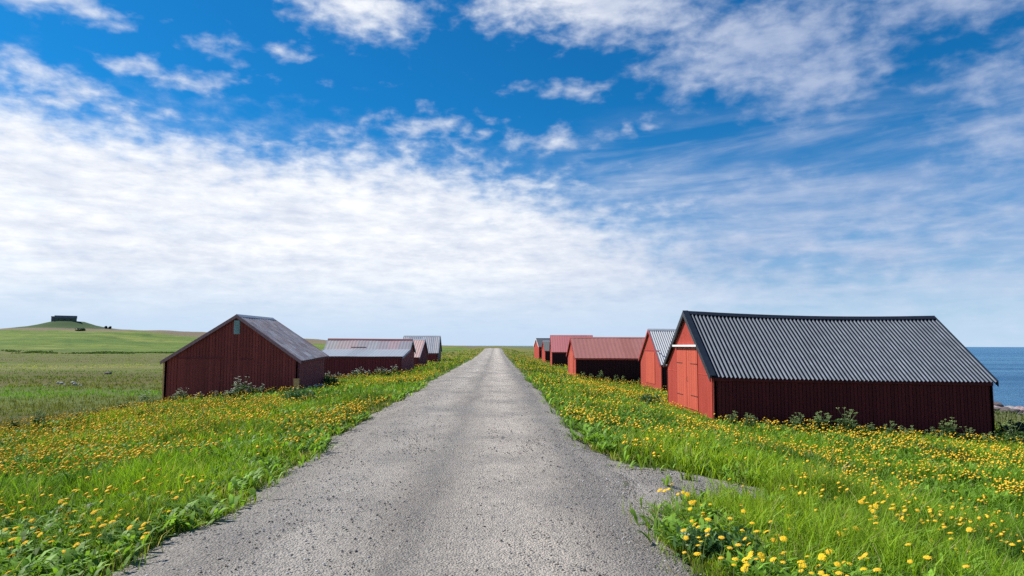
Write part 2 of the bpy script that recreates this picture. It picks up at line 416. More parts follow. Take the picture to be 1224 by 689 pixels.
# ------------------------------------------------------------------ barn materials
def paint(name, col, dark=.6, worn=.25, worn_col=(.42,.36,.33), board=.12, rough=.75, axis=0, grime=.5):
    m, nt, bs = new_mat(name); p = tex(nt, 'Object'); x_, y_, z_ = sep(nt, p)
    a = x_ if axis == 0 else y_
    cell = (a/board).op('FLOOR')
    pv = white(nt, vec(nt, cell, 3.0, 1.0))
    sv = scalev(nt, p, (7, 7, .55)); st = noise(nt, sv, 2.2, 7, .7, .2)
    big = noise(nt, p, .9, 5, .6)
    c = mix(nt, (pv-.5)*.6+.3+(st-.5)*.9, col, tuple(q*dark for q in col))
    c = mix(nt, ((big-.45)*3).clamp()*grime, c, tuple(q*.72 for q in col))
    sw = noise(nt, scalev(nt, p, (5, 5, 1.3)), 2.0, 8, .75)
    c = mix(nt, ((sw-.62)*9).clamp()*worn, c, worn_col)
    nt.links.new(c, bs.inputs['Base Color']); bs.inputs['Roughness'].default_value = rough
    bs.inputs['Specular IOR Level'].default_value = .2
    nt.links.new(bump(nt, noise(nt, scalev(nt, p, (40, 40, 2.5)), 1.0, 5, .7), .3, .006), bs.inputs['Normal'])
    return m
def plain(name, col, rough=.7, metal=0.0, var=.35, spec=.3, sc=6.0):
    m, nt, bs = new_mat(name); p = tex(nt, 'Object')
    n_ = noise(nt, p, sc, 6, .7)
    nt.links.new(mix(nt, (n_-.5)*1.6+.5, tuple(q*(1-var) for q in col), tuple(min(1, q*(1+var)) for q in col)), bs.inputs['Base Color'])
    bs.inputs['Roughness'].default_value = rough; bs.inputs['Metallic'].default_value = metal; bs.inputs['Specular IOR Level'].default_value = spec
    return m
def sheet(name, cols, panel=.9, row=None, rough=.5, spec=.4, streak=.5, rust=0.0, metal=0.0, mossy=0.0):
    """sheet roofing: tone changes from one panel to the next, streaks run down the slope"""
    m, nt, bs = new_mat(name); p = tex(nt, 'Object'); x_, y_, z_ = sep(nt, p)
    cx = (x_/panel).op('FLOOR'); cy = (y_/row).op('FLOOR') if row else X(nt, z_.v)*0.0
    pv = white(nt, vec(nt, cx, cy, 2.0))
    st_ = noise(nt, scalev(nt, p, (5.0, .5, .5)), 2.0, 7, .7)
    k_ = len(cols)
    c = ramp(nt, (pv*.9+.05+(st_-.5)*.25*streak).clamp(), [(i/max(1, k_-1), q) for i, q in enumerate(cols)])
    bl = noise(nt, p, 2.3, 8, .7)
    c = mix(nt, ((bl-.5)*3).clamp()*streak, c, tuple(q*.55 for q in cols[0]))
    if rust: c = mix(nt, ((noise(nt, scalev(nt, p, (2.5, .9, .9), (4, 2, 0)), 1.6, 8, .75)-.47)*6).clamp()*rust, c, (.26,.10,.075))
    if mossy: c = mix(nt, ((noise(nt, p, 5.0, 8, .75)-.52)*7).clamp()*mossy, c, (.30,.29,.26))
    nt.links.new(c, bs.inputs['Base Color']); bs.inputs['Metallic'].default_value = metal
    nt.links.new(ramp(nt, bl, [(0, rough-.1), (1, min(1, rough+.15))]), bs.inputs['Roughness'])
    bs.inputs['Specular IOR Level'].default_value = spec
    return m
M = {
 'gable_red': paint('gable_red_paint', (.47,.072,.05), .68, .35, (.58,.28,.22), axis=1, grime=.35),  # red base colour of the gable boards, same at both ends
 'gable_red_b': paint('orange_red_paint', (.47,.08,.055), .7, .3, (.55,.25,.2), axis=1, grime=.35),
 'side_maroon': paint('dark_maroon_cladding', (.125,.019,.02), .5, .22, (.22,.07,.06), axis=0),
 'side_black': paint('near_black_boards', (.04,.011,.013), .55, .12, (.10,.05,.05), board=.16, axis=0),  # side walls given a darker base colour than the gables
 'left_maroon': paint('weathered_maroon_paint', (.34,.068,.055), .45, .6, (.36,.25,.24), axis=1, board=.14),
 'left_maroon_side': paint('light_maroon_paint', (.33,.075,.075), .7, .35, (.35,.25,.24), axis=0, board=.16),  # slightly lighter, bluer maroon than the other left shed walls
 'left_long': paint('dull_maroon_paint', (.25,.042,.046), .55, .4, (.22,.13,.14), axis=0, board=.16),
 'door_red': paint('red_door_paint', (.53,.10,.06), .78, .25, (.6,.3,.25), axis=1, grime=.25, board=.14),
 'grey_wood': paint('silvered_bare_wood', (.26,.19,.17), .7, .4, (.45,.4,.36), axis=1),
 'black_trim': plain('black_painted_trim', (.018,.022,.03), .45, spec=.4),
 'white_trim': plain('white_painted_trim', (.72,.70,.68), .6, var=.1),
 'red_trim': plain('red_painted_trim', (.36,.05,.05), .65, var=.2),
 'maroon_trim': plain('maroon_painted_trim', (.16,.035,.04), .7, var=.3),
 'raw_sunlit_wood': plain('bare_and_sunlit_wood', (.70,.38,.15), .8, var=.3),  # bare wood, lightened so it also paints the sunlit shed corner
 'grey_trim': plain('weathered_grey_trim', (.36,.38,.42), .6, var=.25),
 'iron': plain('dark_iron', (.06,.04,.04), .5, .3),
 'vent': plain('pale_grey_green_louvre', (.30,.40,.38), .6, var=.3),
 'black_sheet': sheet('black_corrugated_sheet', [(.010,.011,.016),(.016,.017,.023)], rough=.42, spec=.40, streak=.25),
 'pale_sheet': sheet('pale_corrugated_sheet', [(.34,.35,.36),(.42,.43,.44)], rough=.5, streak=.3, rust=.12),
 'brick_sheet': sheet('faded_brick_red_sheet', [(.36,.135,.11),(.41,.165,.14),(.38,.15,.13)], rough=.65, streak=.3, rust=.25),
 'rose_sheet': sheet('faded_rose_sheet', [(.46,.13,.14),(.52,.17,.17)], rough=.6, streak=.35, rust=.15),
 'grey_sheet': sheet('grey_green_sheet', [(.12,.125,.12),(.16,.165,.15)], rough=.55, streak=.4),
 'dark_sheet': sheet('dark_slate_sheet', [(.075,.09,.10),(.11,.12,.125)], rough=.55, streak=.4),
 'patched': sheet('patched_zinc_and_pink_sheet', [(.27,.28,.31),(.34,.26,.26),(.33,.34,.38),(.33,.30,.27),(.38,.27,.29),(.25,.27,.31)], panel=.78, rough=.6, streak=.5, rust=.12),
 'zinc': sheet('pale_zinc_sheet', [(.27,.30,.34),(.34,.37,.41)], panel=.8, rough=.45, streak=.35, rust=.1),
 'pink_sheet': sheet('sun_bleached_pink_sheet', [(.46,.27,.27),(.52,.35,.31)], panel=.8, rough=.6, streak=.4),
 'streaked': sheet('streaked_grey_sheet', [(.20,.23,.30),(.50,.50,.50),(.26,.28,.33),(.42,.40,.40)], panel=.55, rough=.5, streak=.5),
 'slate': sheet('weathered_slate_and_rust', [(.26,.24,.24),(.48,.38,.36),(.33,.32,.33),(.60,.55,.52),(.28,.25,.25)], panel=.35, row=.3, rough=.65, streak=1.0, rust=.7, mossy=.8),
}

class MB:
    def __init__(s): s.v = []; s.f = []
    def add(s, pts, faces):
        b = len(s.v); s.v += [tuple(q) for q in pts]; s.f += [tuple(b+i for i in f) for f in faces]; return s
    def box(s, u0, u1, v0, v1, z0, z1):
        return s.hexa([(u0,v0,z0),(u1,v0,z0),(u1,v1,z0),(u0,v1,z0),(u0,v0,z1),(u1,v0,z1),(u1,v1,z1),(u0,v1,z1)])
    def hexa(s, p): return s.add(p, [(0,3,2,1),(4,5,6,7),(0,1,5,4),(1,2,6,5),(2,3,7,6),(3,0,4,7)])
    def tube(s, pts, r0, r1=None, n=6):
        r1 = r0 if r1 is None else r1; rings = []
        for i, q in enumerate(pts):
            q = Vector(q); a = Vector(pts[max(0, i-1)]); b = Vector(pts[min(len(pts)-1, i+1)]); d = (b-a).normalized()
            up = Vector((0, 0, 1)) if abs(d.z) < .9 else Vector((1, 0, 0))
            e1 = d.cross(up).normalized(); e2 = d.cross(e1); r = r0+(r1-r0)*i/(len(pts)-1)
            rings.append([q+e1*math.cos(6.2832*k/n)*r+e2*math.sin(6.2832*k/n)*r for k in range(n)])
        vs = [q for rg in rings for q in rg]; fs = []
        for i in range(len(pts)-1):
            for k in range(n): fs.append((i*n+k, i*n+(k+1) % n, (i+1)*n+(k+1) % n, (i+1)*n+k))
        fs.append(tuple(range(n))[::-1]); fs.append(tuple((len(pts)-1)*n+k for k in range(n)))
        return s.add(vs, fs)
    def build(s, name, m, parent=None, hand=1, solid=0, smooth=False):
        me = bpy.data.meshes.new(name)
        me.from_pydata([(a, b*hand, c) for a, b, c in s.v], [], [f[::-1] for f in s.f] if hand < 0 else s.f); me.update()
        if smooth: me.shade_smooth()
        o = link(name, me, m, parent)
        if solid:
            md = o.modifiers.new('thickness', 'SOLIDIFY'); md.thickness = solid; md.offset = -1 if hand > 0 else -1
        return o

def barn(name, label, cat, X0, Y0, rot, hand, L, W, zb, en, ef, rz, vr, mats, corr=.18, amp=.02, knee=None, sag=0.0,
         board=.12, ov=.12, ovu=.12, flash=False, group=None, low=.7, cap=None, samples=6, barge=None):
    """local x = along the ridge away from the gable that shows, local y = across, both eaves at x-dependent heights"""
    root = empty(name, (X0, Y0, zb), rot, label, cat, group)
    en0, en1 = en; r0, r1 = rz; ef0, ef1 = ef if isinstance(ef, tuple) else (ef, ef)
    def prof(u):
        t = min(1, max(0, u/L)); s_ = -sag*4*t*(1-t)
        P_ = [(0, en0+(en1-en0)*t - zb + s_*.4)]
        if knee: P_.append((knee[0], knee[1]-zb))
        P_ += [(vr, r0+(r1-r0)*t - zb + s_), (W, ef0+(ef1-ef0)*t - zb)]
        return P_
    def rzv(u, v_):
        P_ = prof(u)
        for (a, b), (c, d) in zip(P_, P_[1:]):
            if v_ <= c or (c, d) == P_[-1]:
                return b+(d-b)*(v_-a)/(c-a)
    def ribs(a, b, topf, out, bw=board, dep=.022, cuts=()):
        """boards from a to b (u or v), callback gives the plan point and top"""
        n_ = max(1, round((b-a)/bw)); bw = (b-a)/n_; pts = []
        for i in range(n_):
            s0 = a+i*bw
            pts += [(s0, 0), (s0+.012, 0), (s0+.018, dep), (s0+bw-.006, dep)]
            for c in cuts:
                if s0+.018 < c < s0+bw-.006: pts.append((c, dep))
        pts.append((b, 0)); pts.sort(); return pts
    def wall(kind):
        mb = MB(); rows = []
        if kind in ('near', 'far'):
            v0, sg = (0, -1) if kind == 'near' else (W, 1)
            for s_, d in ribs(0, L, None, sg):
                zt = rzv(s_, v0)-.015; rows.append(((s_, v0+sg*d, -low), (s_, v0+sg*d, zt)))
        else:
            u0, sg = (0, -1) if kind == 'front' else (L, 1)
            cuts = [vr] + ([knee[0]] if knee else [])
            for s_, d in ribs(0, W, None, sg, cuts=cuts):
                zt = rzv(u0, s_)-.015; rows.append(((u0+sg*d, s_, -low), (u0+sg*d, s_, zt)))
        vs = [q for r_ in rows for q in r_]
        fs = [(2*i, 2*i+2, 2*i+3, 2*i+1) for i in range(len(rows)-1)]
        return mb.add(vs, fs)
    wall('front').build('gable_wall', mats['gable'], root, hand)
    wall('back').build('gable_wall', mats['gable'], root, hand)
    wall('near').build('side_wall', mats['side'], root, hand)
    wall('far').build('side_wall', mats['side'], root, hand)
    # roof slopes, corrugated along u
    nseg = len(prof(0))-1
    for sgm in range(nseg):
        mb = MB(); du = corr/samples; nu = int(round((L+2*ovu)/du)); rows = []; vt = [0, .003, .25, .5, .75, .997, 1]; nv = len(vt)
        ph = random.random()*6
        for i in range(nu+1):
            u = -ovu+i*du; P_ = prof(u); (a, b), (c, d) = P_[sgm], P_[sgm+1]
            sl = (d-b)/(c-a); ln = math.hypot(1, sl); nv_, nz_ = -sl/ln, 1/ln
            a2 = a-ov if sgm == 0 else a; c2 = c+ov if sgm == nseg-1 else c
            h_ = .03+amp*math.sin(u/corr*2*math.pi)+.006*math.sin(u*1.7+ph)
            row = []
            for k_ in range(nv):
                q = a2+(c2-a2)*vt[k_]; zz_ = b+(q-a)*sl
                row.append((u, q+nv_*h_, zz_+nz_*h_))
            rows.append(row)
        nn = len(rows[0]); vs = [q for r_ in rows for q in r_]
        fs = [(i*nn+k_, (i+1)*nn+k_, (i+1)*nn+k_+1, i*nn+k_+1) for i in range(nu) for k_ in range(nn-1)]
        mm = mats['roof']
        if knee and sgm == 0: mm = mats.get('skirt', mm)
        mb.add(vs, fs).build('roof_slope', mm, root, hand, solid=.012, smooth=True)
    # ridge cap
    capm = cap or mats['trim']
    mb = MB(); n_ = 14; vs = []
    for i in range(n_+1):
        u = -ovu-.02+(L+2*ovu+.04)*i/n_; P_ = prof(u); ri = [q for q in P_ if abs(q[0]-vr) < 1e-6][0][1]
        k0 = P_.index([q for q in P_ if abs(q[0]-vr) < 1e-6][0])
        s0 = (P_[k0][1]-P_[k0-1][1])/(P_[k0][0]-P_[k0-1][0]); s1 = (P_[k0+1][1]-P_[k0][1])/(P_[k0+1][0]-P_[k0][0])
        up = .045+amp*1.1
        vs += [(u, vr-.15, ri-.15*s0+up), (u, vr, ri+up+.012), (u, vr+.15, ri+.15*s1+up)]
    fs = []
    for i in range(n_): fs += [(3*i, 3*i+3, 3*i+4, 3*i+1), (3*i+1, 3*i+4, 3*i+5, 3*i+2)]
    mb.add(vs, fs).build('ridge_cap', capm, root, hand, solid=.012)
    # bargeboards at both gables, following every segment
    bm_ = barge or mats['trim']
    for u0, u1 in ((-ovu-.03, -ovu+.0), (L+ovu, L+ovu+.03)):
        P_ = prof(0 if u0 < 0 else L)
        for sgm in range(nseg):
            (a, b), (c, d) = P_[sgm], P_[sgm+1]; sl = (d-b)/(c-a)
            a2 = a-ov-.02 if sgm == 0 else a; c2 = c+ov+.02 if sgm == nseg-1 else c
            za, zc = b+(a2-a)*sl, b+(c2-a)*sl; t0, t1 = -.11, .045+amp
            MB().hexa([(u0,a2,za+t0),(u1,a2,za+t0),(u1,c2,zc+t0),(u0,c2,zc+t0),(u0,a2,za+t1),(u1,a2,za+t1),(u1,c2,zc+t1),(u0,c2,zc+t1)]).build('bargeboard', bm_, root, hand)
    if flash:
        P_ = prof(0); (a, b), (c, d) = P_[0], P_[1]; sl = (d-b)/(c-a); a2 = a-ov-.03; za = b+(a2-a)*sl; c = c-.01; d = d-.01*sl
        u0, u1 = -ovu-.035, -ovu+.17; t0, t1 = .06+amp, .075+amp
        MB().hexa([(u0,a2,za+t0),(u1,a2,za+t0),(u1,c,d+t0),(u0,c,d+t0),(u0,a2,za+t1),(u1,a2,za+t1),(u1,c,d+t1),(u0,c,d+t1)]).build('verge_flashing', bm_, root, hand)
    # corner boards
    for (u, v_, su, sv) in ((0,0,-1,-1),(0,W,-1,1),(L,0,1,-1),(L,W,1,1)):
        uu0, uu1 = sorted((u+su*.022, u-su*.09)); vv0, vv1 = sorted((v_+sv*.022, v_-sv*.09))
        zt = rzv(min(max(u, 0), L), v_)-.05; cm_ = mats['corner'] if u == 0 else mats['side']
        MB().box(uu0, uu1, vv0, vv1, -low, zt).build('corner_board', cm_, root, hand)
    # eaves board on the side that shows
    z0_, z1_ = rzv(0, 0), rzv(L, 0); dz_ = .015
    sl = (prof(0)[1][1]-prof(0)[0][1])/(prof(0)[1][0])
    ve = -ov*.6
    MB().hexa([(0,ve-.02,z0_-.13-ov*sl*.6),(L,ve-.02,z1_-.13-ov*sl*.6),(L,ve,z1_-.13-ov*sl*.6),(0,ve,z0_-.13-ov*sl*.6),
               (0,ve-.02,z0_-dz_-ov*sl*.6),(L,ve-.02,z1_-dz_-ov*sl*.6),(L,ve,z1_-dz_-ov*sl*.6),(0,ve,z0_-dz_-ov*sl*.6)]).build('fascia', mats['corner'] if not flash else mats['side'], root, hand)
    root['_'] = 0; del root['_']
    return root, rzv
def leaf_door(root, hand, v0, v1, z0, z1, m, off=.03, board=.14, hinges=None, hinge_side=0, handle=None, u=0.0, name='door'):
    mb = MB(); n_ = max(2, round((v1-v0)/board)); bw = (v1-v0)/n_
    for i in range(n_): mb.box(u-off-.018-.002*(i % 2), u-off+.012, v0+i*bw+.003, v0+(i+1)*bw-.003, z0, z1)
    mb.box(u-off+.012, u-off+.02, v0, v1, z0, z1)
    d = mb.build(name, m, root, hand)
    if hinges:
        for hz_ in hinges:
            a, b = (v0, v0+(v1-v0)*.62) if hinge_side == 0 else (v1-(v1-v0)*.62, v1)
            MB().box(u-off-.034, u-off-.0205, a, b, hz_-.009, hz_+.009).build('hinge', M['iron'], d, hand)
    if handle:
        MB().tube([(u-off-.02, handle[0], handle[1]-.08), (u-off-.06, handle[0], handle[1]-.06), (u-off-.06, handle[0], handle[1]+.06), (u-off-.02, handle[0], handle[1]+.08)], .009).build('handle', M['iron'], d, hand)
    return d

M['black_sheet'].node_tree.nodes['Principled BSDF'].inputs['Specular Tint'].default_value = (.62, .76, 1, 1)
G_ = 'red wooden boathouses and sheds along the gravel road'
A0, A180, A90 = 0.0, math.pi, math.pi/2
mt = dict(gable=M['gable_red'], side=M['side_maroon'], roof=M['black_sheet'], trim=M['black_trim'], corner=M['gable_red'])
mt2 = dict(mt)
# R1 large barn by the sea
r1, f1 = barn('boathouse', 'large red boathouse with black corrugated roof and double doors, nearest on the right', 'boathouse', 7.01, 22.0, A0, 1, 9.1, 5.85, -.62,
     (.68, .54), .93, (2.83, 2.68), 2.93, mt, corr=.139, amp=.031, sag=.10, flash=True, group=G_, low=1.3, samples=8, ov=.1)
# double door, rail, plates on the gable facing the road
zb = -.62
dz0, dz1 = .02, 2.22
vc = 2.93
leaf_door(r1, 1, vc-1.32, vc-.02, dz0, dz1-.03, M['door_red'], hinges=(.5, 1.62), hinge_side=0, handle=(vc-.14, 1.05))
leaf_door(r1, 1, vc+.02, vc+1.32, dz0, dz1-.03, M['door_red'], hinges=(.45, 1.62), hinge_side=1)
MB().box(-.17, -.025, vc-1.62, vc+1.5, dz1, dz1+.07).build('door_rail', M['white_trim'], r1)
for vv in (vc-1.2, vc-.2, vc+.5, vc+1.2): MB().box(-.06, -.02, vv-.02, vv+.02, dz1-.12, dz1+.0).build('rail_hanger', M['iron'], r1)
for a, b in ((.1, 1.55), (4.3, 5.75)): MB().box(-.03, -.018, a, b, 1.28, 1.31).build('batten', M['gable_red'], r1)

# R2 white roofed
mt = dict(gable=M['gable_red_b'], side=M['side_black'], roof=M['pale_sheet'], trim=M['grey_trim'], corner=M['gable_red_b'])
r2, _ = barn('boathouse', 'red boathouse with pale ribbed metal roof, directly behind the large black roofed one', 'boathouse', 9.95, 41.0, A0, 1, 8.2, 5.9, -.84,
     (.56, .50), .76, (2.66, 2.58), 2.95, mt, corr=.14, amp=.022, group=G_, board=.2, barge=M['red_trim'], cap=M['grey_trim'])
leaf_door(r2, 1, 1.6, 4.2, .1, 2.1, M['door_red'], board=.2)
MB().box(-.05, -.018, .3, 5.5, 2.16, 2.20).build('batten', M['red_trim'], r2)
# R3
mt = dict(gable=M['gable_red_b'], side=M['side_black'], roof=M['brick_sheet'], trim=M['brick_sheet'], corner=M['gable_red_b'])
r3, _ = barn('boathouse', 'long low red boathouse with faded brick red roof, third along on the right', 'boathouse', 5.85, 50.0, R(.5), 1, 8.4, 5.0, -.71,
     (.78, .76), .9, (2.24, 2.24), 2.4, mt, corr=.3, amp=.004, group=G_, board=.22, barge=M['red_trim'])
leaf_door(r3, 1, 1.4, 3.6, .1, 1.9, M['door_red'], board=.22)
# R4
mt = dict(gable=M['gable_red_b'], side=M['side_black'], roof=M['rose_sheet'], trim=M['rose_sheet'], corner=M['gable_red'])
r4, _ = barn('boathouse', 'short shed with rosy red roof rising behind the brick red one', 'boathouse', 6.9, 84.0, R(-2.4), 1, 5.1, 5.5, -.55,
     (.92, .92), 1.05, (2.92, 2.92), 2.7, mt, corr=.3, amp=.004, group=G_, board=.25, barge=M['red_trim'])
# R5
mt = dict(gable=M['gable_red'], side=M['side_black'], roof=M['grey_sheet'], trim=M['grey_trim'], corner=M['red_trim'])
r5, _ = barn('boathouse', 'small red boathouse with grey green roof and red gable edge, second farthest on the right', 'boathouse', 7.57, 105.0, R(1.5), 1, 6.0, 5.5, -.44,
     (.88, .88), .95, (2.36, 2.36), 2.75, mt, corr=.3, amp=.004, group=G_, board=.25, barge=M['red_trim'])
# R6
mt = dict(gable=M['gable_red'], side=M['side_black'], roof=M['dark_sheet'], trim=M['black_trim'], corner=M['gable_red'])
r6, _ = barn('boathouse', 'farthest red boathouse on the right with white bargeboards and dark roof', 'boathouse', 7.89, 125.0, R(6), 1, 6.0, 5.6, -.19,
     (1.47, 1.47), 1.5, (2.98, 2.98), 2.8, mt, corr=.3, amp=.004, group=G_, board=.25, barge=M['white_trim'])

# L1: gable towards the camera, ridge running away
mt = dict(gable=M['left_maroon'], side=M['left_maroon_side'], roof=M['slate'], trim=M['grey_trim'], corner=M['maroon_trim'])
l1, g1 = barn('shed', 'weathered maroon shed with pale gable hatch, nearest on the left', 'shed', -9.14, 32.0, A90, 1, 4.9, 6.08, -.6,
     (.98, 1.12), (.93, .95), (2.98, 3.02), 2.86, mt, corr=.35, amp=.008, group=G_, board=.14, ov=.15, ovu=.12, low=.9, barge=plain('faded_pinkish_trim', (.38,.20,.20), .7, var=.4))
MB().box(-.05, -.016, 2.72, 3.0, 2.72, 3.36).build('hatch_frame', M['vent'], l1)
mbv = MB()
for i in range(8): mbv.box(-.075, -.051, 2.745, 2.975, 2.745+i*.075, 2.745+i*.075+.05)
h_ = [c for c in l1.children if c.name.startswith('hatch_frame')][0]
mbv.build('louvre', M['vent'], h_)
MB().box(-.055, -.017, 3.5, 5.6, 1.60, 1.645).build('door_rail', M['maroon_trim'], l1)
MB().box(-.055, -.017, 2.1, 2.62, 1.56, 1.60).build('door_rail', M['maroon_trim'], l1)
leaf_door(l1, 1, 3.55, 5.5, -.1, 1.58, M['left_maroon'], board=.14, off=.02)
leaf_door(l1, 1, 2.12, 2.95, -.1, 1.54, M['left_maroon'], board=.14, off=.02, handle=(2.3, .8))
MB().box(-.05, .06, 6.09, 6.16, -.9, 1.42).build('sunlit_corner_edge', M['raw_sunlit_wood'], l1)  # bright orange colour stands in for sun on the corner board's edge
# L2 long patched roof
mt = dict(gable=M['left_maroon_side'], side=M['left_long'], roof=M['patched'], skirt=M['zinc'], trim=M['maroon_trim'], corner=M['maroon_trim'])
l2, _ = barn('shed', 'low maroon shed with patchwork pink and grey roof, second on the left', 'shed', -6.59, 48.0, A180-R(4), -1, 6.15, 4.6, -.29,
     (.84, .84), 1.15, (2.03, 2.07), 3.4, mt, corr=.24, amp=.004, knee=(2.5, 1.30), group=G_, board=.18, barge=M['grey_trim'], ov=.1)
MB().hexa([(3.2,2.62,1.74),(4.3,2.62,1.74),(4.3,2.68,1.74),(3.2,2.68,1.74),(3.2,2.62,1.79),(4.3,2.62,1.79),(4.3,2.68,1.79),(3.2,2.68,1.79)]).build('roof_batten', M['maroon_trim'], l2, -1)
# L3
mt = dict(gable=M['left_long'], side=M['left_long'], roof=M['pink_sheet'], trim=M['grey_trim'], corner=M['maroon_trim'])
l3, _ = barn('shed', 'narrow maroon shed with sun bleached pink roof, third on the left', 'shed', -7.63, 68.0, A180-R(5), -1, 5.0, 4.4, -.55,
     (.5, .5), .85, (2.22, 2.22), 2.73, mt, corr=.24, amp=.01, group=G_, board=.2, barge=M['grey_trim'])
# L4
mt = dict(gable=M['grey_wood'], side=M['left_long'], roof=M['streaked'], trim=M['grey_trim'], corner=M['grey_wood'])
l4, _ = barn('shed', 'farthest shed on the left with streaked grey roof and bare wood gable', 'shed', -7.19, 85.0, A180, -1, 4.4, 5.0, -.25,
     (.76, .76), .9, (2.8, 2.8), 2.5, mt, corr=.24, amp=.012, group=G_, board=.2, barge=M['black_trim'])

# ------------------------------------------------------------------ bunker on the mound
bk_scale = (.86, .8, .88)
m_con = plain('stained_dark_concrete', (.15,.16,.185), .9, var=.4, sc=.6)
zt = float(T(-285.5, 458))
bk = empty('bunker', (-285.3, 458, zt-1.2), R(31.9), 'dark flat roofed concrete bunker on top of the grassy mound', 'bunker')
MB().box(-6.0, 8.2, -4, 5, 0, 3.5).build('wall', plain('mossy_concrete', (.12,.15,.10), .9, var=.4, sc=.5), bk)
MB().box(-8.2, -6.0, -3.4, 4.2, 0, 4.5).build('side_block', plain('pale_stained_concrete', (.16,.14,.15), .9, var=.3, sc=.6), bk)
MB().box(-6.2, 8.4, -4.3, 5.3, 3.5, 5.4).build('roof_slab', m_con, bk)
o = MB().box(-8.4, -6.2, -3.7, 4.5, 4.5, 4.75).build('parapet', m_con, bk)
bk.scale = bk_scale
for a in (-4.2, -.5, 3.6): MB().box(a, a+1.6, -4.03, -3.99, 2.2, 2.8).build('slit_window', M['black_trim'], bk)

# ------------------------------------------------------------------ vegetation materials
def leaf_mat(name, gain=(1,1,1), trans=.42, rough=.55):
    m, nt, bs = new_mat(name)
    an = nt.nodes.new('ShaderNodeAttribute'); an.attribute_name = 'tint'
    c = mix(nt, 1.0, an.outputs['Color'], gain, 'MULTIPLY')
    nt.links.new(c, bs.inputs['Base Color']); bs.inputs['Roughness'].default_value = rough; bs.inputs['Specular IOR Level'].default_value = .25
    tr = nt.nodes.new('ShaderNodeBsdfTranslucent'); nt.links.new(mix(nt, 1.0, c, (1.25,1.25,.6), 'MULTIPLY'), tr.inputs[0])
    ms = nt.nodes.new('ShaderNodeMixShader'); ms.inputs[0].default_value = trans
    nt.links.new(bs.outputs[0], ms.inputs[1]); nt.links.new(tr.outputs[0], ms.inputs[2])
    nt.links.new(ms.outputs[0], nt.nodes['Material Output'].inputs[0])
    return m
MGRASS = leaf_mat('grass_blade')

def off_road(x, y):
    j1 = np.minimum(rng.exponential(.07, len(x)), .28)*(vn(x*2.5, y*2.5) > .35)
    jx = rng.normal(0, .12, len(x)); jy = rng.normal(0, .22, len(x))
    return ((x < road_left(y)+.06+j1) | (x > road_right(y)-.06-j1)) & ~(on_apron(x+jx, y+jy+(vn(x*4, y*4)-.5)*1.0) & (vn(x*6, y*6) < .9))
BARNS = [(7.0,16.1,22.0,27.9),(9.9,18.2,41,46.9),(5.8,14.3,50,55),(6.9,12,84,89.5),(7.5,13.6,105,110.5),(7.3,13.9,125,131),
         (-15.2,-9.14,32,36.9),(-12.8,-6.3,48,53),(-12.7,-7.3,68,72.4),(-11.6,-7.19,85,90)]
def off_barn(x, y, mgn=.03):
    ok = np.ones(x.shape, bool)
    for a, b, c, d in BARNS: ok &= ~((x > a-mgn) & (x < b+mgn) & (y > c-mgn) & (y < d+mgn))
    return ok
def scatter(N, ylo, yhi, power=1.0, side=1.0, xmax=1e9, xmin=-1e9):
    """points inside the wedge the picture can see (with a margin for a side step); density falls as 1/y**(1+power)"""
    u = rng.random(N)
    if power == 0: y = np.sqrt(ylo**2+(yhi**2-ylo**2)*u)
    else: e = 1-power; y = ylo*(yhi/ylo)**u if abs(e) < 1e-6 else (ylo**e+(yhi**e-ylo**e)*u)**(1/e)
    x = y*rng.uniform(-.80, .84, N) + rng.uniform(-1.5, 1.5, N)*side
    k_ = (x < xmax) & (x > xmin)
    return x[k_], y[k_]

def blades(x, y, h, wd, lean, tint, tip, z0=None):
    """one curved two-segment blade per point"""
    N = len(x); th = rng.random(N)*2*np.pi; ld = rng.random(N)*2*np.pi
    c, s = np.cos(th)*wd/2, np.sin(th)*wd/2; lx, ly = np.cos(ld)*lean*h, np.sin(ld)*lean*h
    z = (T(x, y) if z0 is None else z0)-.015
    V_ = np.empty((N, 5, 3), np.float32)
    V_[:, 0] = np.stack([x-c, y-s, z], -1); V_[:, 1] = np.stack([x+c, y+s, z], -1)
    mx, my, mz = x+lx*.32, y+ly*.32, z+h*.58
    V_[:, 2] = np.stack([mx-c*.85, my-s*.85, mz], -1); V_[:, 3] = np.stack([mx+c*.85, my+s*.85, mz], -1)
    V_[:, 4] = np.stack([x+lx, y+ly, z+h*np.sqrt(np.clip(1-lean**2*.6, .2, 1))], -1)
    b = np.arange(N)*5
    q = np.stack([b, b+1, b+3, b+2], -1); t_ = np.stack([b+2, b+3, b+4], -1)
    col = np.repeat(tint[:, None], 5, 1); col[:, 4] = tip
    return V_.reshape(-1, 3), q, t_, col.reshape(-1, 3)
def join(parts):
    V_, Q, T_, Cc = [], [], [], []; o = 0
    for v_, q, t_, c in parts: V_.append(v_); Q.append(q+o); T_.append(t_+o); Cc.append(c); o += len(v_)
    return np.concatenate(V_), [np.concatenate(Q), np.concatenate(T_)], np.concatenate(Cc)

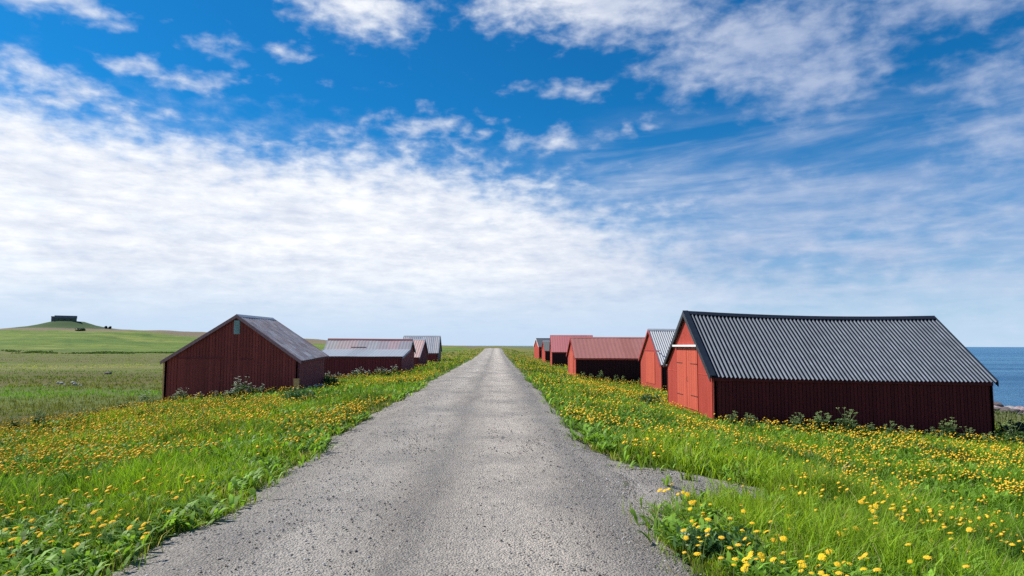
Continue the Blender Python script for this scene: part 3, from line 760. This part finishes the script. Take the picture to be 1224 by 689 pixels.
G1 = np.array([.175,.30,.018]); G2 = np.array([.055,.14,.018]); G3 = np.array([.31,.40,.025]); GD = np.array([.45,.38,.17]); GB = np.array([.17,.30,.045])
def greens(x, y, r, edge=None):
    a = fbm(x*.55+20, y*.35+7, 4); b = fbm(x*.13+50, y*.1+30, 3)
    t_ = np.clip((a-.5)*3.2+.45+(r-.5)*.5, 0, 1)[:, None]; u_ = np.clip((b-.45)*3+.3, 0, 1)[:, None]
    c = G2*(1-t_)+G1*t_; c = c*(1-u_*.55)+G3*u_*.55*(.5+.5*t_)+c*u_*0
    dry = (rng.random(len(x)) < (.04 if edge is None else .04+.30*np.exp(-edge/.25)))[:, None]
    return np.where(dry, GD*(.6+.6*rng.random((len(x), 1))), c*(.75+.5*rng.random((len(x), 1))))
def grass_layer(N, ylo, yhi, h0, w0, clump, power=1.0, per=6, xmin=-13.8, xmax=20, wgrow=None):
    nt_ = N//per; x, y = scatter(nt_, ylo, yhi, power, 1.0, xmax, xmin)
    keep = fbm(x*2.1, y*2.1, 3) > .34
    x, y = x[keep], y[keep]; tb = np.repeat(rng.random(len(x)), per)
    x = np.repeat(x, per)+rng.normal(0, clump, len(x)*per); y = np.repeat(y, per)+rng.normal(0, clump, len(y)*per)
    k_ = off_road(x, y) & off_barn(x, y); x, y, tb = x[k_], y[k_], tb[k_]
    r = rng.random(len(x))
    hv = fbm(x*.7+90, y*.7+10, 3)
    ed = np.minimum(np.abs(x-road_left(y)), np.abs(x-road_right(y)))
    h = h0*(.25+1.7*hv)*(.5+.9*r)*(.6+.8*tb)*(.42+.58*sst(0, .7, ed))
    wd = w0*(.6+.8*rng.random(len(x)))
    if wgrow: wd = wd*(y/ylo)**wgrow
    lean = .15+.65*rng.random(len(x))
    c = greens(x, y, r, ed)*(.5+.95*tb[:, None])
    return blades(x, y, h, wd, lean, c, c*1.1)
P1 = grass_layer(180000, 3.2, 9, .19, .0085, .03, 0.0)
P2 = grass_layer(240000, 8, 24, .18, .016, .05, .6, wgrow=.3)
P3 = grass_layer(150000, 22, 70, .17, .028, .09, .8, per=5, wgrow=.6)
P4 = grass_layer(60000, 65, 190, .20, .07, .15, .9, per=4, wgrow=.7, xmin=-13)
V_, F_, C_ = join([P1, P2, P3, P4])
tag(link('verge_grass', np_mesh('verge_grass', V_, F_, C_), MGRASS), 'lush green grass on both verges of the road', 'grass', kind='stuff')

# meadow beyond the left verge: shorter, browner, and the rough grass towards the sea
def bandcol(x, y):
    t = (np.log(y)-math.log(20))/(math.log(520)-math.log(20)) + (fbm(x*.012+5, y*.09, 4)-.5)*.26 + (fbm(x*.2, y*.5, 3)-.5)*.1
    tp = [0,.11,.17,.235,.27,.35,.40,.44,.475,.51,.56,.66,.735,.765,.95]
    cs = np.array([(.12,.12,.035),(.13,.12,.038),(.14,.25,.03),(.13,.23,.03),(.16,.14,.045),(.11,.15,.03),(.15,.21,.035),(.46,.38,.18),(.26,.27,.06),(.10,.21,.03),(.18,.18,.05),(.16,.18,.05),(.24,.21,.075),(.11,.21,.03),(.2,.26,.05)])
    return np.stack([np.interp(t, tp, cs[:, i]) for i in range(3)], -1)
def meadow(N, ylo, yhi, xmin, xmax, h0, w0, power, wgrow, cols, per=5, cl=.12):
    x, y = scatter(N//per, ylo, yhi, power, 1.0, xmax, xmin)
    x = np.repeat(x, per)+rng.normal(0, cl, len(x)*per); y = np.repeat(y, per)+rng.normal(0, cl, len(y)*per)
    kx = vn(x*.08+4, y*.15+2)*.55+fbm(x*.3+9, y*.7, 3)*.45; k_ = (kx > .32) & off_barn(x, y) & (T(x, y) > SEA+.35); x, y, kx = x[k_], y[k_], kx[k_]
    t_ = np.clip((kx-.40)*5, 0, 1)[:, None]
    c = (cols[0]*(1-t_)+cols[1]*t_)*(.7+.6*rng.random((len(x), 1)))
    if cols[0] is BR: c = bandcol(x, y)*(.7+.6*rng.random((len(x), 1)))*np.array([1.12, 1.32, 1.0])
    h = h0*(.5+rng.random(len(x)))*(.6+.6*kx); wd = w0*(y/ylo)**wgrow
    return blades(x, y, h, wd, .2+.6*rng.random(len(x)), c, c*1.15)
BR = np.array([.17,.13,.05]); OG = np.array([.12,.17,.03])
A = meadow(80000, 16, 60, -60, -13.5, .17, .015, .6, .8, (BR, OG)); B = meadow(50000, 55, 240, -230, -13, .12, .06, .8, .8, (BR, OG), cl=.4)
C2 = meadow(45000, 15, 70, 16, 40, .25, .02, .5, .8, (np.array([.08,.12,.03]), np.array([.15,.17,.05])))
V_, F_, C_ = join([A, B, C2])
tag(link('meadow_grass', np_mesh('meadow_grass', V_, F_, C_), MGRASS), 'rough brownish meadow grass beyond the left verge and by the shore', 'grass', kind='stuff')

# broad leaves (dandelion, dock) between the grass
def broad(N, ylo, yhi, power, xmin, xmax, s0):
    x, y = scatter(N//9, ylo, yhi, power, 1.0, xmax, xmin); k_ = (fbm(x*.9+33, y*.6+12, 3) > np.where(x > 0, .30, .45)); x, y = x[k_], y[k_]
    x = np.repeat(x, 9); y = np.repeat(y, 9); n_ = len(x)
    k_ = off_road(x, y) & off_barn(x, y); x, y = x[k_], y[k_]; n_ = len(x)
    a = rng.random(n_)*6.283; ln = s0*(.6+.8*rng.random(n_)); el_ = .75+.75*rng.random(n_); wd = ln*.16*(.7+.6*rng.random(n_))
    
    ca, sa = np.cos(a), np.sin(a); z = T(x, y)
    pts = []
    for t_, w_ in ((.0, .18), (.35, .8), (.7, 1.0)):
        r_ = ln*t_*np.cos(el_*(1-.35*t_)); h_ = ln*t_*np.sin(el_*(1-.35*t_))
        for sg in (-1, 1): pts.append(np.stack([x+ca*r_-sa*wd*w_*sg*.5, y+sa*r_+ca*wd*w_*sg*.5, z+h_+.02], -1))
    r_ = ln*np.cos(el_*.6); pts.append(np.stack([x+ca*r_, y+sa*r_, z+ln*np.sin(el_*.6)+.01], -1))
    V_ = np.stack(pts, 1); b = np.arange(n_)*7
    q = np.concatenate([np.stack([b, b+1, b+3, b+2], -1), np.stack([b+2, b+3, b+5, b+4], -1)]); t2 = np.stack([b+4, b+5, b+6], -1)
    c = (GB*(1-rng.random((n_, 1))*.5)+G1*.6*rng.random((n_, 1)))*(.6+1.0*rng.random((n_, 1)))
    return V_.reshape(-1, 3), q, t2, np.repeat(c, 7, 0)
V_, F_, C_ = join([broad(56000, 3.4, 12, .2, -9, 12, .18), broad(110000, 11, 40, .6, -14, 18, .21)])
tag(link('broad_leaves', np_mesh('broad_leaves', V_, F_, C_), leaf_mat('broad_leaf', trans=.4, rough=.55)), 'broad dandelion and dock leaves mixed into the verges', 'weeds', kind='stuff')

# ------------------------------------------------------------------ dandelions
m, nt, bs = new_mat('dandelion_yellow'); an = nt.nodes.new('ShaderNodeAttribute'); an.attribute_name = 'tint'
oi = nt.nodes.new('ShaderNodeObjectInfo')
c = mix(nt, X(nt, oi.outputs['Random'])*.5, (.95,.64,.03), (.93,.50,.07)); c = mix(nt, .0, c, c)
nt.links.new(c, bs.inputs['Base Color']); bs.inputs['Roughness'].default_value = .7; bs.inputs['Specular IOR Level'].default_value = .1
tr = nt.nodes.new('ShaderNodeBsdfTranslucent'); nt.links.new(c, tr.inputs[0]); ms = nt.nodes.new('ShaderNodeMixShader'); ms.inputs[0].default_value = .15
nt.links.new(bs.outputs[0], ms.inputs[1]); nt.links.new(tr.outputs[0], ms.inputs[2]); nt.links.new(ms.outputs[0], nt.nodes['Material Output'].inputs[0])
MY = m
MSTEM = plain('pale_green_stem', (.16,.22,.06), .6, var=.3); MSEP = plain('green_bracts', (.06,.11,.03), .7)

def dpos(N, ylo, yhi, power):
    x, y = scatter(N, ylo, yhi, power, .6, 19, -14.2)
    d = fbm(x*.62+71, y*.38+15, 3); d2 = fbm(x*2.3, y*2.3, 2)
    dl = np.where(x < 0, .50-.02*sst(-4.5, -2.9, x)+.04*sst(10,5,y) -.34*sst(-5.0, -9.5, x)*sst(9, 13, y)*(1-sst(24,30,y))-.06*sst(28,36,y), 
        .485-.07*sst(18,32,y))
    dens = sst(dl+.01, dl+.09, d*.60+d2*.40)*.97+.03
    dens = np.where((x > 0) & (y > 12), np.maximum(dens, .15), dens)
    k_ = (rng.random(len(x)) < dens) & off_road(x, y) & off_barn(x, y, .2)
    return x[k_], y[k_]
x1, y1 = dpos(3800, 3.6, 12, 0.15); x2, y2 = dpos(38000, 9, 34, .45); x3, y3 = dpos(34000, 30, 140, .75)
dxs = np.concatenate([x1, x2, x3]); dys = np.concatenate([y1, y2, y3])
vis = (dxs > -.73*dys-.2) & (dxs < .77*dys+.2)
# the frame also cuts off the ground nearer than about 4.6 m
dist = np.where(vis & (dys > 4.15), np.hypot(dxs, dys), 1e9); order = np.argsort(dist); near = order[:298]; rest = order[298:]
rest = rest[(dys[rest] > 4.2)]

def head_mesh(seed, petals=26):
    rr_ = random.Random(seed); mb = MB()
    for ring, (r0, r1, dz, n_) in enumerate(((.004, .0255, -.001, petals), (.003, .020, .0015, petals-6), (.001, .012, .0035, 14))):
        for i in range(n_):
            a = 6.2832*i/n_+rr_.uniform(-.1, .1)+ring*.1; rl = r1*rr_.uniform(.85, 1.08); w_ = .0042*(1-.15*ring)
            ca, sa = math.cos(a), math.sin(a); d0 = dz; dm = dz+.004-.001*ring; dt = dz+rr_.uniform(-.003, .003)
            q = lambda r_, s_, z_: (ca*r_-sa*s_, sa*r_+ca*s_, z_)
            mb.add([q(r0, -w_*.35, d0), q(r0, w_*.35, d0), q(rl*.65, w_*.55, dm), q(rl*.65, -w_*.55, dm), q(rl, w_*.45, dt), q(rl, -w_*.45, dt)], [(0,1,2,3), (3,2,4,5)])
    return mb
def make_dandelion(seed, h, bend):
    rr_ = random.Random(seed)
    root = empty('dandelion', (0,0,0), 0, 'x', 'flower')
    top = (bend, bend*.4, h)
    st_ = MB().tube([(0,0,-.03), (bend*.15, 0, h*.35), (bend*.5, bend*.15, h*.7), top], .0022, .0017, 5).build('stem', MSTEM, root)
    tilt = Matrix.Translation(top) @ Matrix.Rotation(rr_.uniform(.05, .75), 4, Vector((rr_.uniform(-.3, .6), -1, 0)))
    hd = head_mesh(seed); hd.v = [tuple(tilt @ Vector(q)) for q in hd.v]
    ho = hd.build('flower_head', MY, root)
    sp = MB(); n_ = 10
    pts = [(0,0,-.006)]+[(math.cos(6.2832*i/n_)*.0075, math.sin(6.2832*i/n_)*.0075, -.0005) for i in range(n_)]+[(math.cos(6.2832*i/n_)*.004, math.sin(6.2832*i/n_)*.004, -.011) for i in range(n_)]
    fs = [(1+i, 1+(i+1) % n_, 11+(i+1) % n_, 11+i) for i in range(n_)]+[tuple(11+i for i in range(n_))]
    sp.add([tuple(tilt @ Vector(q)) for q in pts], fs).build('bracts', MSEP, ho)
    return root
protos = [make_dandelion(i, .17+.035*i, .02+.012*((i*7) % 4)) for i in range(6)]
def dl_label(x, y):
    if x < 0:
        return ('yellow dandelion in the near grass of the left verge, bottom left', 'dandelions in the near left verge') if y < 8.5 else ('yellow dandelion farther up the left verge towards the maroon shed', 'dandelions farther up the left verge')
    return ('yellow dandelion in the near grass of the right verge, bottom right', 'dandelions in the near right verge') if y < 8.5 else ('yellow dandelion on the right verge below the large black roofed boathouse', 'dandelions farther up the right verge')
for i, kx in enumerate(near):
    o = protos[i] if i < 6 else copy_tree(protos[i % 6])
    xx, yy = float(dxs[kx]), float(dys[kx]); o.location = (xx, yy, float(T(xx, yy)))
    o.rotation_euler = (0, 0, random.uniform(-1.2, 1.2)); s_ = random.uniform(.65, 1.15); o.scale = (s_,)*3
    o['label'], o['group'] = dl_label(xx, yy)
# the rest: thousands of small heads in one object
x, y = dxs[rest], dys[rest]; N = len(x)
r = .024*(.8+.5*rng.random(N))*np.clip((y/12)**.32, 1, 1.9); h = (.17+.15*rng.random(N))*(1+.15*(y > 20)); z = T(x, y)+h
nrm = np.stack([-.25+rng.normal(0, .3, N), rng.normal(0, .3, N)-.1, np.ones(N)], -1); nrm /= np.linalg.norm(nrm, axis=1)[:, None]
e1 = np.cross(nrm, np.array([0, 1.0, 0])); e1 /= np.linalg.norm(e1, axis=1)[:, None]; e2 = np.cross(nrm, e1)
cen = np.stack([x, y, z], -1); pts = [cen+nrm*r[:, None]*.35]
for kk in range(9):
    a = 6.2832*kk/9; pts.append(cen+(e1*math.cos(a)+e2*math.sin(a))*(r*(.85+.3*rng.random(N)))[:, None])
pts.append(cen-nrm*r[:, None]*.35)
V_ = np.stack(pts, 1); b = np.arange(N)*11
fs = np.concatenate([np.stack([b, b+1+kk, b+1+(kk+1) % 9], -1) for kk in range(9)]+[np.stack([b+10, b+1+(kk+1) % 9, b+1+kk], -1) for kk in range(9)])
tag(link('dandelion_drift', np_mesh('dandelion_drift', V_.reshape(-1, 3), [fs]), MY), 'drifts of yellow dandelions covering the verges into the distance', 'flowers', kind='stuff')

# ------------------------------------------------------------------ cow parsley along the barns
def tri_cloud(mb, cen, rad, n_, size, rr_, flat=.6):
    for _ in range(n_):
        a = rr_.uniform(0, 6.283); q = rr_.random()**.5*rad; zz_ = rr_.uniform(-flat, flat)*rad*.5
        c_ = Vector(cen)+Vector((math.cos(a)*q, math.sin(a)*q, zz_))
        d1 = Vector((rr_.gauss(0,1), rr_.gauss(0,1), rr_.gauss(0,.5))).normalized()*size; d2 = d1.cross(Vector((rr_.gauss(0,1), rr_.gauss(0,1), 1))).normalized()*size
        mb.add([c_-d1, c_+d2*.7, c_+d1, c_-d2*.7], [(0,1,2,3)])
MUMB = plain('cream_umbel', (.78,.78,.64), .8, var=.2, spec=.1); MUMB2 = plain('greenish_umbel', (.36,.45,.18), .8, var=.3, spec=.1)
MLF = None; MST2 = plain('parsley_stem', (.12,.17,.06), .6, var=.3)
def leafm(name, c):
    m, nt, bs = new_mat(name); p = tex(nt, 'Object')
    cc = mix(nt, white(nt, scalev(nt, p, (9,9,9))), tuple(q*.55 for q in c), tuple(q*1.3 for q in c)); cc = mix(nt, .5, cc, c)
    nt.links.new(cc, bs.inputs['Base Color']); bs.inputs['Roughness'].default_value = .55
    tr = nt.nodes.new('ShaderNodeBsdfTranslucent'); nt.links.new(cc, tr.inputs[0]); ms = nt.nodes.new('ShaderNodeMixShader'); ms.inputs[0].default_value = .3
    nt.links.new(bs.outputs[0], ms.inputs[1]); nt.links.new(tr.outputs[0], ms.inputs[2]); nt.links.new(ms.outputs[0], nt.nodes['Material Output'].inputs[0])
    return m
MLF = leafm('parsley_leaf', (.12,.21,.05))
def make_parsley(seed, h, mumb):
    rr_ = random.Random(seed); root = empty('cow_parsley', (0,0,0), 0, 'x', 'plant')
    sm, lf = MB(), MB()
    for s_ in range(rr_.randint(3, 5)):
        a = rr_.uniform(0, 6.283); ln = rr_.uniform(.05, .2)*h*1.6; hh = h*rr_.uniform(.65, 1.0)
        t1 = (math.cos(a)*ln*.5, math.sin(a)*ln*.5, hh*.55); t2 = (math.cos(a)*ln, math.sin(a)*ln, hh)
        sm.tube([(math.cos(a)*.02, math.sin(a)*.02, -.08), t1, t2], .007, .004, 5)
        tips = [t2]
        for b_ in range(rr_.randint(2, 4)):
            a2 = a+rr_.uniform(-1.5, 1.5); e_ = (t1[0]+math.cos(a2)*h*.2, t1[1]+math.sin(a2)*h*.2, hh*rr_.uniform(.75, .98))
            sm.tube([t1, e_], .004, .003, 4); tips.append(e_)
        for tp in tips:
            um = MB()
            for _ in range(7):
                a3 = rr_.uniform(0, 6.283); q = rr_.uniform(.01, .05); e_ = (tp[0]+math.cos(a3)*q, tp[1]+math.sin(a3)*q, tp[2]+.03+rr_.uniform(-.006, .01))
                um.tube([tp, e_], .0015, .001, 3); tri_cloud(um, e_, .014, 7, .0075, rr_)
            um.build('umbel', mumb, root)
    for _ in range(34):
        a = rr_.uniform(0, 6.283); ln = rr_.uniform(.12, .34)*h*1.1; z0_ = rr_.uniform(.02, .55)*h
        for k_ in range(5):
            t_ = .35+.65*k_/4; c_ = (math.cos(a)*ln*t_, math.sin(a)*ln*t_, z0_+ln*.7*t_-.5*ln*t_*t_)
            tri_cloud(lf, c_, .05, 5, .026, rr_, .3)
    sm.build('stem', MST2, root); lf.build('leaves', MLF, root)
    return root
def row_plants(kind_m, pts, label, group, h0, seed):
    pr = [make_parsley(seed+i, h0*(.8+.2*i), kind_m) for i in range(3)]
    for i, (x_, y_, s_) in enumerate(pts):
        o = pr[i] if i < 3 else copy_tree(pr[i % 3])
        o.location = (x_, y_, float(T(x_, y_))-.02); o.rotation_euler = (0, 0, random.uniform(0, 6.28)); o.scale = (s_, s_, s_*random.uniform(.9, 1.1))
        o['label'] = label; o['group'] = group
pr_ = random.Random(3)
pts = [(7.3+i*.42+pr_.uniform(-.2,.2), 20.95+pr_.uniform(-.35,.25), pr_.uniform(.55,.9)*(1.5 if i in (0,1,6,7,8,12,16,20) else 1)) for i in range(22)]
row_plants(MUMB2, pts, 'tall weedy plant with dull pale heads against the dark wall of the black roofed boathouse', 'weeds along the dark boathouse wall', .62, 100)
pts = [(-15.6+.42*i+pr_.uniform(-.15,.15), 30.4-pr_.uniform(0, 1.2), pr_.uniform(.5, .9)) for i in range(14)]+[(-10.9,29.8,1.2),(-11.3,29.6,1.0),(-10.5,30.0,.95)]
row_plants(MUMB, pts, 'cow parsley with creamy flower heads in front of the nearest maroon shed on the left', 'cow parsley by the nearest maroon shed', .72, 200)
pts = [(-11.2+.45*i+pr_.uniform(-.15,.15), 46.6-pr_.uniform(0, 1.2), pr_.uniform(.7, 1.1)) for i in range(11)]
row_plants(MUMB, pts, 'cow parsley growing below the shed with patchwork roof', 'cow parsley below the patchwork roof shed', .7, 300)
pts = [(-13.3+pr_.uniform(-.8,.8), 15.5+i*.72, pr_.uniform(.6, 1.05)) for i in range(22)]
row_plants(MUMB2, pts, 'small pale flowered plant on the outer rim of the left verge', 'pale flowered plants on the rim of the left verge', .55, 400)
pts = [(6.2+.6*i, 49.3-pr_.uniform(0,.6), pr_.uniform(.7, 1.1)) for i in range(12)]
row_plants(MUMB2, pts, 'leafy weed against the black wall of the brick red roofed boathouse', 'weeds by the brick red roofed boathouse', .6, 500)

# leafy clump on the left verge in front of the shed corner, and others
def shrub(name, label, cat, x_, y_, rad, h, n_, size, m_, group=None, seed=1, stem=True):
    rr_ = random.Random(seed); z_ = float(T(x_, y_)); root = empty(name, (x_, y_, z_), 0, label, cat, group); mb = MB()
    lobes = [(rr_.uniform(-.6,.6)*rad, rr_.uniform(-.6,.6)*rad, rr_.uniform(.35,.8)*h, rr_.uniform(.35,.6)*rad) for _ in range(7)]
    for _ in range(n_):
        lx, ly, lz, lr = rr_.choice(lobes); d = Vector((rr_.gauss(0,1), rr_.gauss(0,1), rr_.gauss(0,.8))).normalized()*lr*rr_.uniform(.4, 1.05)
        c_ = Vector((lx, ly, lz))+d; c_.z = max(.01, c_.z)
        d1 = Vector((rr_.gauss(0,1), rr_.gauss(0,1), rr_.gauss(0,.8))).normalized()*size*rr_.uniform(.6, 1.3); d2 = d1.cross(Vector((rr_.gauss(0,1), rr_.gauss(0,1), .5))).normalized()*size*.45
        mb.add([c_-d1, c_+d2, c_+d1, c_-d2], [(0,1,2,3)])
    mb.build('foliage', m_, root)
    sb = MB()
    for lx, ly, lz, lr in lobes: sb.tube([(0,0,-.1*h), (lx*.5, ly*.5, lz*.5), (lx, ly, lz)], size*.12, size*.06, 4)
    sb.build('stems', MST2, root)
    return root
MDK = leafm('dark_dock_leaf', (.09,.19,.045)); MSH = leafm('dark_shrub_leaf', (.03,.06,.022))
shrub('dock_clump', 'dark grey green leafy clump on the left verge in front of the maroon shed', 'plant', -6.6, 23.6, .55, .42, 900, .05, MDK, seed=4)
shrub('dock_clump', 'darker weed clump at the rear right foot of the nearest maroon shed', 'plant', -8.6, 36.6, .5, .4, 500, .06, MDK, seed=9)
shrub('dock_clump', 'low dark leafy clump on the near right verge beside the gravel apron', 'plant', 1.75, 5.35, .34, .16, 700, .035, MDK, seed=6)
shrub('dock_clump', 'dark leafy weeds beside the nearest boathouse on its road side corner', 'plant', 5.6, 24.4, .55, .45, 700, .06, MDK, seed=8)
sb_l = ['low dark bush right of the black roofed boathouse, nearest its wall', 'dark bush right of the black roofed boathouse, at the right edge', 'greener bush behind the other two, close to the shore rocks']
for i, (x_, y_, r_, h_) in enumerate([(18.9,24.5,.8,.22)]):
    shrub('bush', sb_l[i], 'bush', x_, y_, r_, h_, 1300, .09, MSH if i < 2 else MDK, seed=20+i)
hl = ['left one of two small round bushes on the hill crest right of the bunker', 'right one of two small round bushes on the hill crest right of the bunker',
      'low dark thicket on the slope just below and right of the bunker mound', 'dark low bush on the crest at the far left edge', 'flat dark bush farther right on the hill crest']
for i, (px, yy, r_, h_) in enumerate([(133.5,452,.9,1.7),(138.5,452,1.0,1.9),(105,425,3.0,1.2)]):
    shrub('bush', hl[i], 'bush', (px-593)/816*yy, yy, r_, h_, 380, .5, MSH, seed=40+i)
# a strip of rushes at the foot of the hill: one mass
rb = []; xx = rng.uniform(-240, -60, 15000); yy = 236+rng.normal(0, 5, 15000)+(fbm(xx*.02, xx*0, 2)-.5)*30
kk = fbm(xx*.12, yy*.12, 3) > .56; xx, yy = xx[kk], yy[kk]
cc = np.array([.07,.12,.025])*(.6+.8*rng.random((len(xx), 1)))
v_, q_, t_, c_ = blades(xx, yy, (.2+.35*rng.random(len(xx))), .4+0*xx, .3+.5*rng.random(len(xx)), cc, cc*1.1)
tag(link('rushes', np_mesh('rushes', v_, [q_, t_], c_), MGRASS), 'dark strip of rushes along the foot of the green hill', 'rushes', kind='stuff')

# ------------------------------------------------------------------ rocks
def rock_mesh(seed, flat=.55, sub=3):
    import bmesh
    bm = bmesh.new(); bmesh.ops.create_icosphere(bm, subdivisions=sub, radius=1)
    rr_ = np.random.default_rng(seed); off = rr_.random(3)*50
    planes = [Vector(rr_.normal(0, 1, 3)).normalized() for _ in range(9)]
    for v_ in bm.verts:
        d = v_.co.normalized(); r_ = 1.0
        for p_ in planes:
            dd = d.dot(p_)
            if dd > .05: r_ = min(r_, .72/dd)
        n_ = float(fbm(np.array([d.x*2+off[0]+d.z]), np.array([d.y*2+off[1]-d.z]), 3)[0])
        v_.co = d*r_*(.85+.35*n_); v_.co.z *= flat
    me = bpy.data.meshes.new('rock'); bm.to_mesh(me); bm.free(); return me
def rockmat(name, a, b):
    m, nt, bs = new_mat(name); p = tex(nt, 'Object'); n_ = noise(nt, p, 2.5, 8, .7); n2_ = noise(nt, p, 14, 5, .7)
    nt.links.new(mix(nt, (n_-.5)*2.5+.5, a, b), bs.inputs['Base Color']); bs.inputs['Roughness'].default_value = .9
    nt.links.new(bump(nt, n_+n2_*.3, .6, .15), bs.inputs['Normal']); return m
MRK = [rockmat('shore_rock_dark', (.07,.055,.055), (.19,.16,.15)), rockmat('shore_rock_pale', (.22,.19,.19), (.48,.44,.42)), rockmat('shore_rock_pink', (.28,.19,.19), (.45,.35,.34))]
rms = [rock_mesh(s_) for s_ in range(6)]
shore = []
for i in range(64):
    yy = pr_.uniform(37, 51); xx = 32.8+pr_.gauss(0, 1.3); s_ = pr_.uniform(.22, .6)*(1.4 if i % 9 == 0 else 1)
    shore.append((xx, yy, s_))
for i, (xx, yy, s_) in enumerate(shore):
    me = rms[i % 6].copy(); o = link('shore_rock', me, MRK[(i*5) % 3]); o.location = (xx, yy, max(float(T(xx, yy)), SEA-.1)+s_*.25)
    o.scale = (s_*pr_.uniform(.8, 1.5), s_, s_*pr_.uniform(.7, 1.1)); o.rotation_euler = (0, 0, pr_.uniform(0, 6.28))
    tag(o, ['dark', 'pale grey', 'pinkish'][(i*5) % 3]+' rock on the shore at the right edge, between grass and sea', 'rock', 'rocks on the shore')
MWH = rockmat('white_stone', (.38,.37,.33), (.6,.58,.53))
for i, (px, py, s_) in enumerate([(66,463,.16),(70,461,.2),(82,460,.3),(86,461,.34),(90,462,.2),(99,460,.3),(102,462,.34),(106,461,.18),(109,463,.2)]):
    yy = 1.62+1.15; yy = 2.75*816/(py-414.6); xx = (px-593)/816*yy
    o = link('field_stone', rms[i % 6].copy(), MWH); o.location = (xx, yy, float(T(xx, yy))+s_*.25); s_ *= .42; o.location.z += .1; o.scale = (s_*1.1, s_, s_*1.25); o.rotation_euler = (0, 0, i*1.3)
    tag(o, 'white stone in the scattered group on the brown meadow, far left', 'stone', 'white stones scattered on the left meadow')
o = link('field_stone', rms[2].copy(), MRK[0]); yy = 2.75*816/(449-414.6); xx = (139-593)/816*yy; o.location = (xx, yy, float(T(xx, yy))+.1); o.scale = (.35, .3, .28)
tag(o, 'single dark stone on the meadow left of the nearest maroon shed', 'stone')
# bits at the foot of the shed: a short board post and pale stones
px_ = -8.83
o = MB().box(-.12, .12, -.04, .04, -.1, .62).box(-.14, .14, -.05, .05, .62, .66).build('wooden_post', M['raw_sunlit_wood']); o.location = (-9.0, 31.3, float(T(-9, 31.3)))
tag(o, 'short pale wooden board stuck upright at the corner of the nearest maroon shed', 'post')
for i, (dx_, dy_, s_) in enumerate([(-8.75, 32.6, .09), (-8.6, 33.1, .12), (-8.55, 34.0, .13)]):
    o = link('field_stone', rms[i].copy(), MWH); o.location = (dx_, dy_, float(T(dx_, dy_))+.2); o.scale = (s_*1.2, s_, s_*1.3)
    tag(o, ['smallest white stone by the nearest maroon shed, next to the wooden post', 'middle white stone by the right wall of the nearest maroon shed', 'rearmost white stone by the right wall of the nearest maroon shed'][i], 'stone')
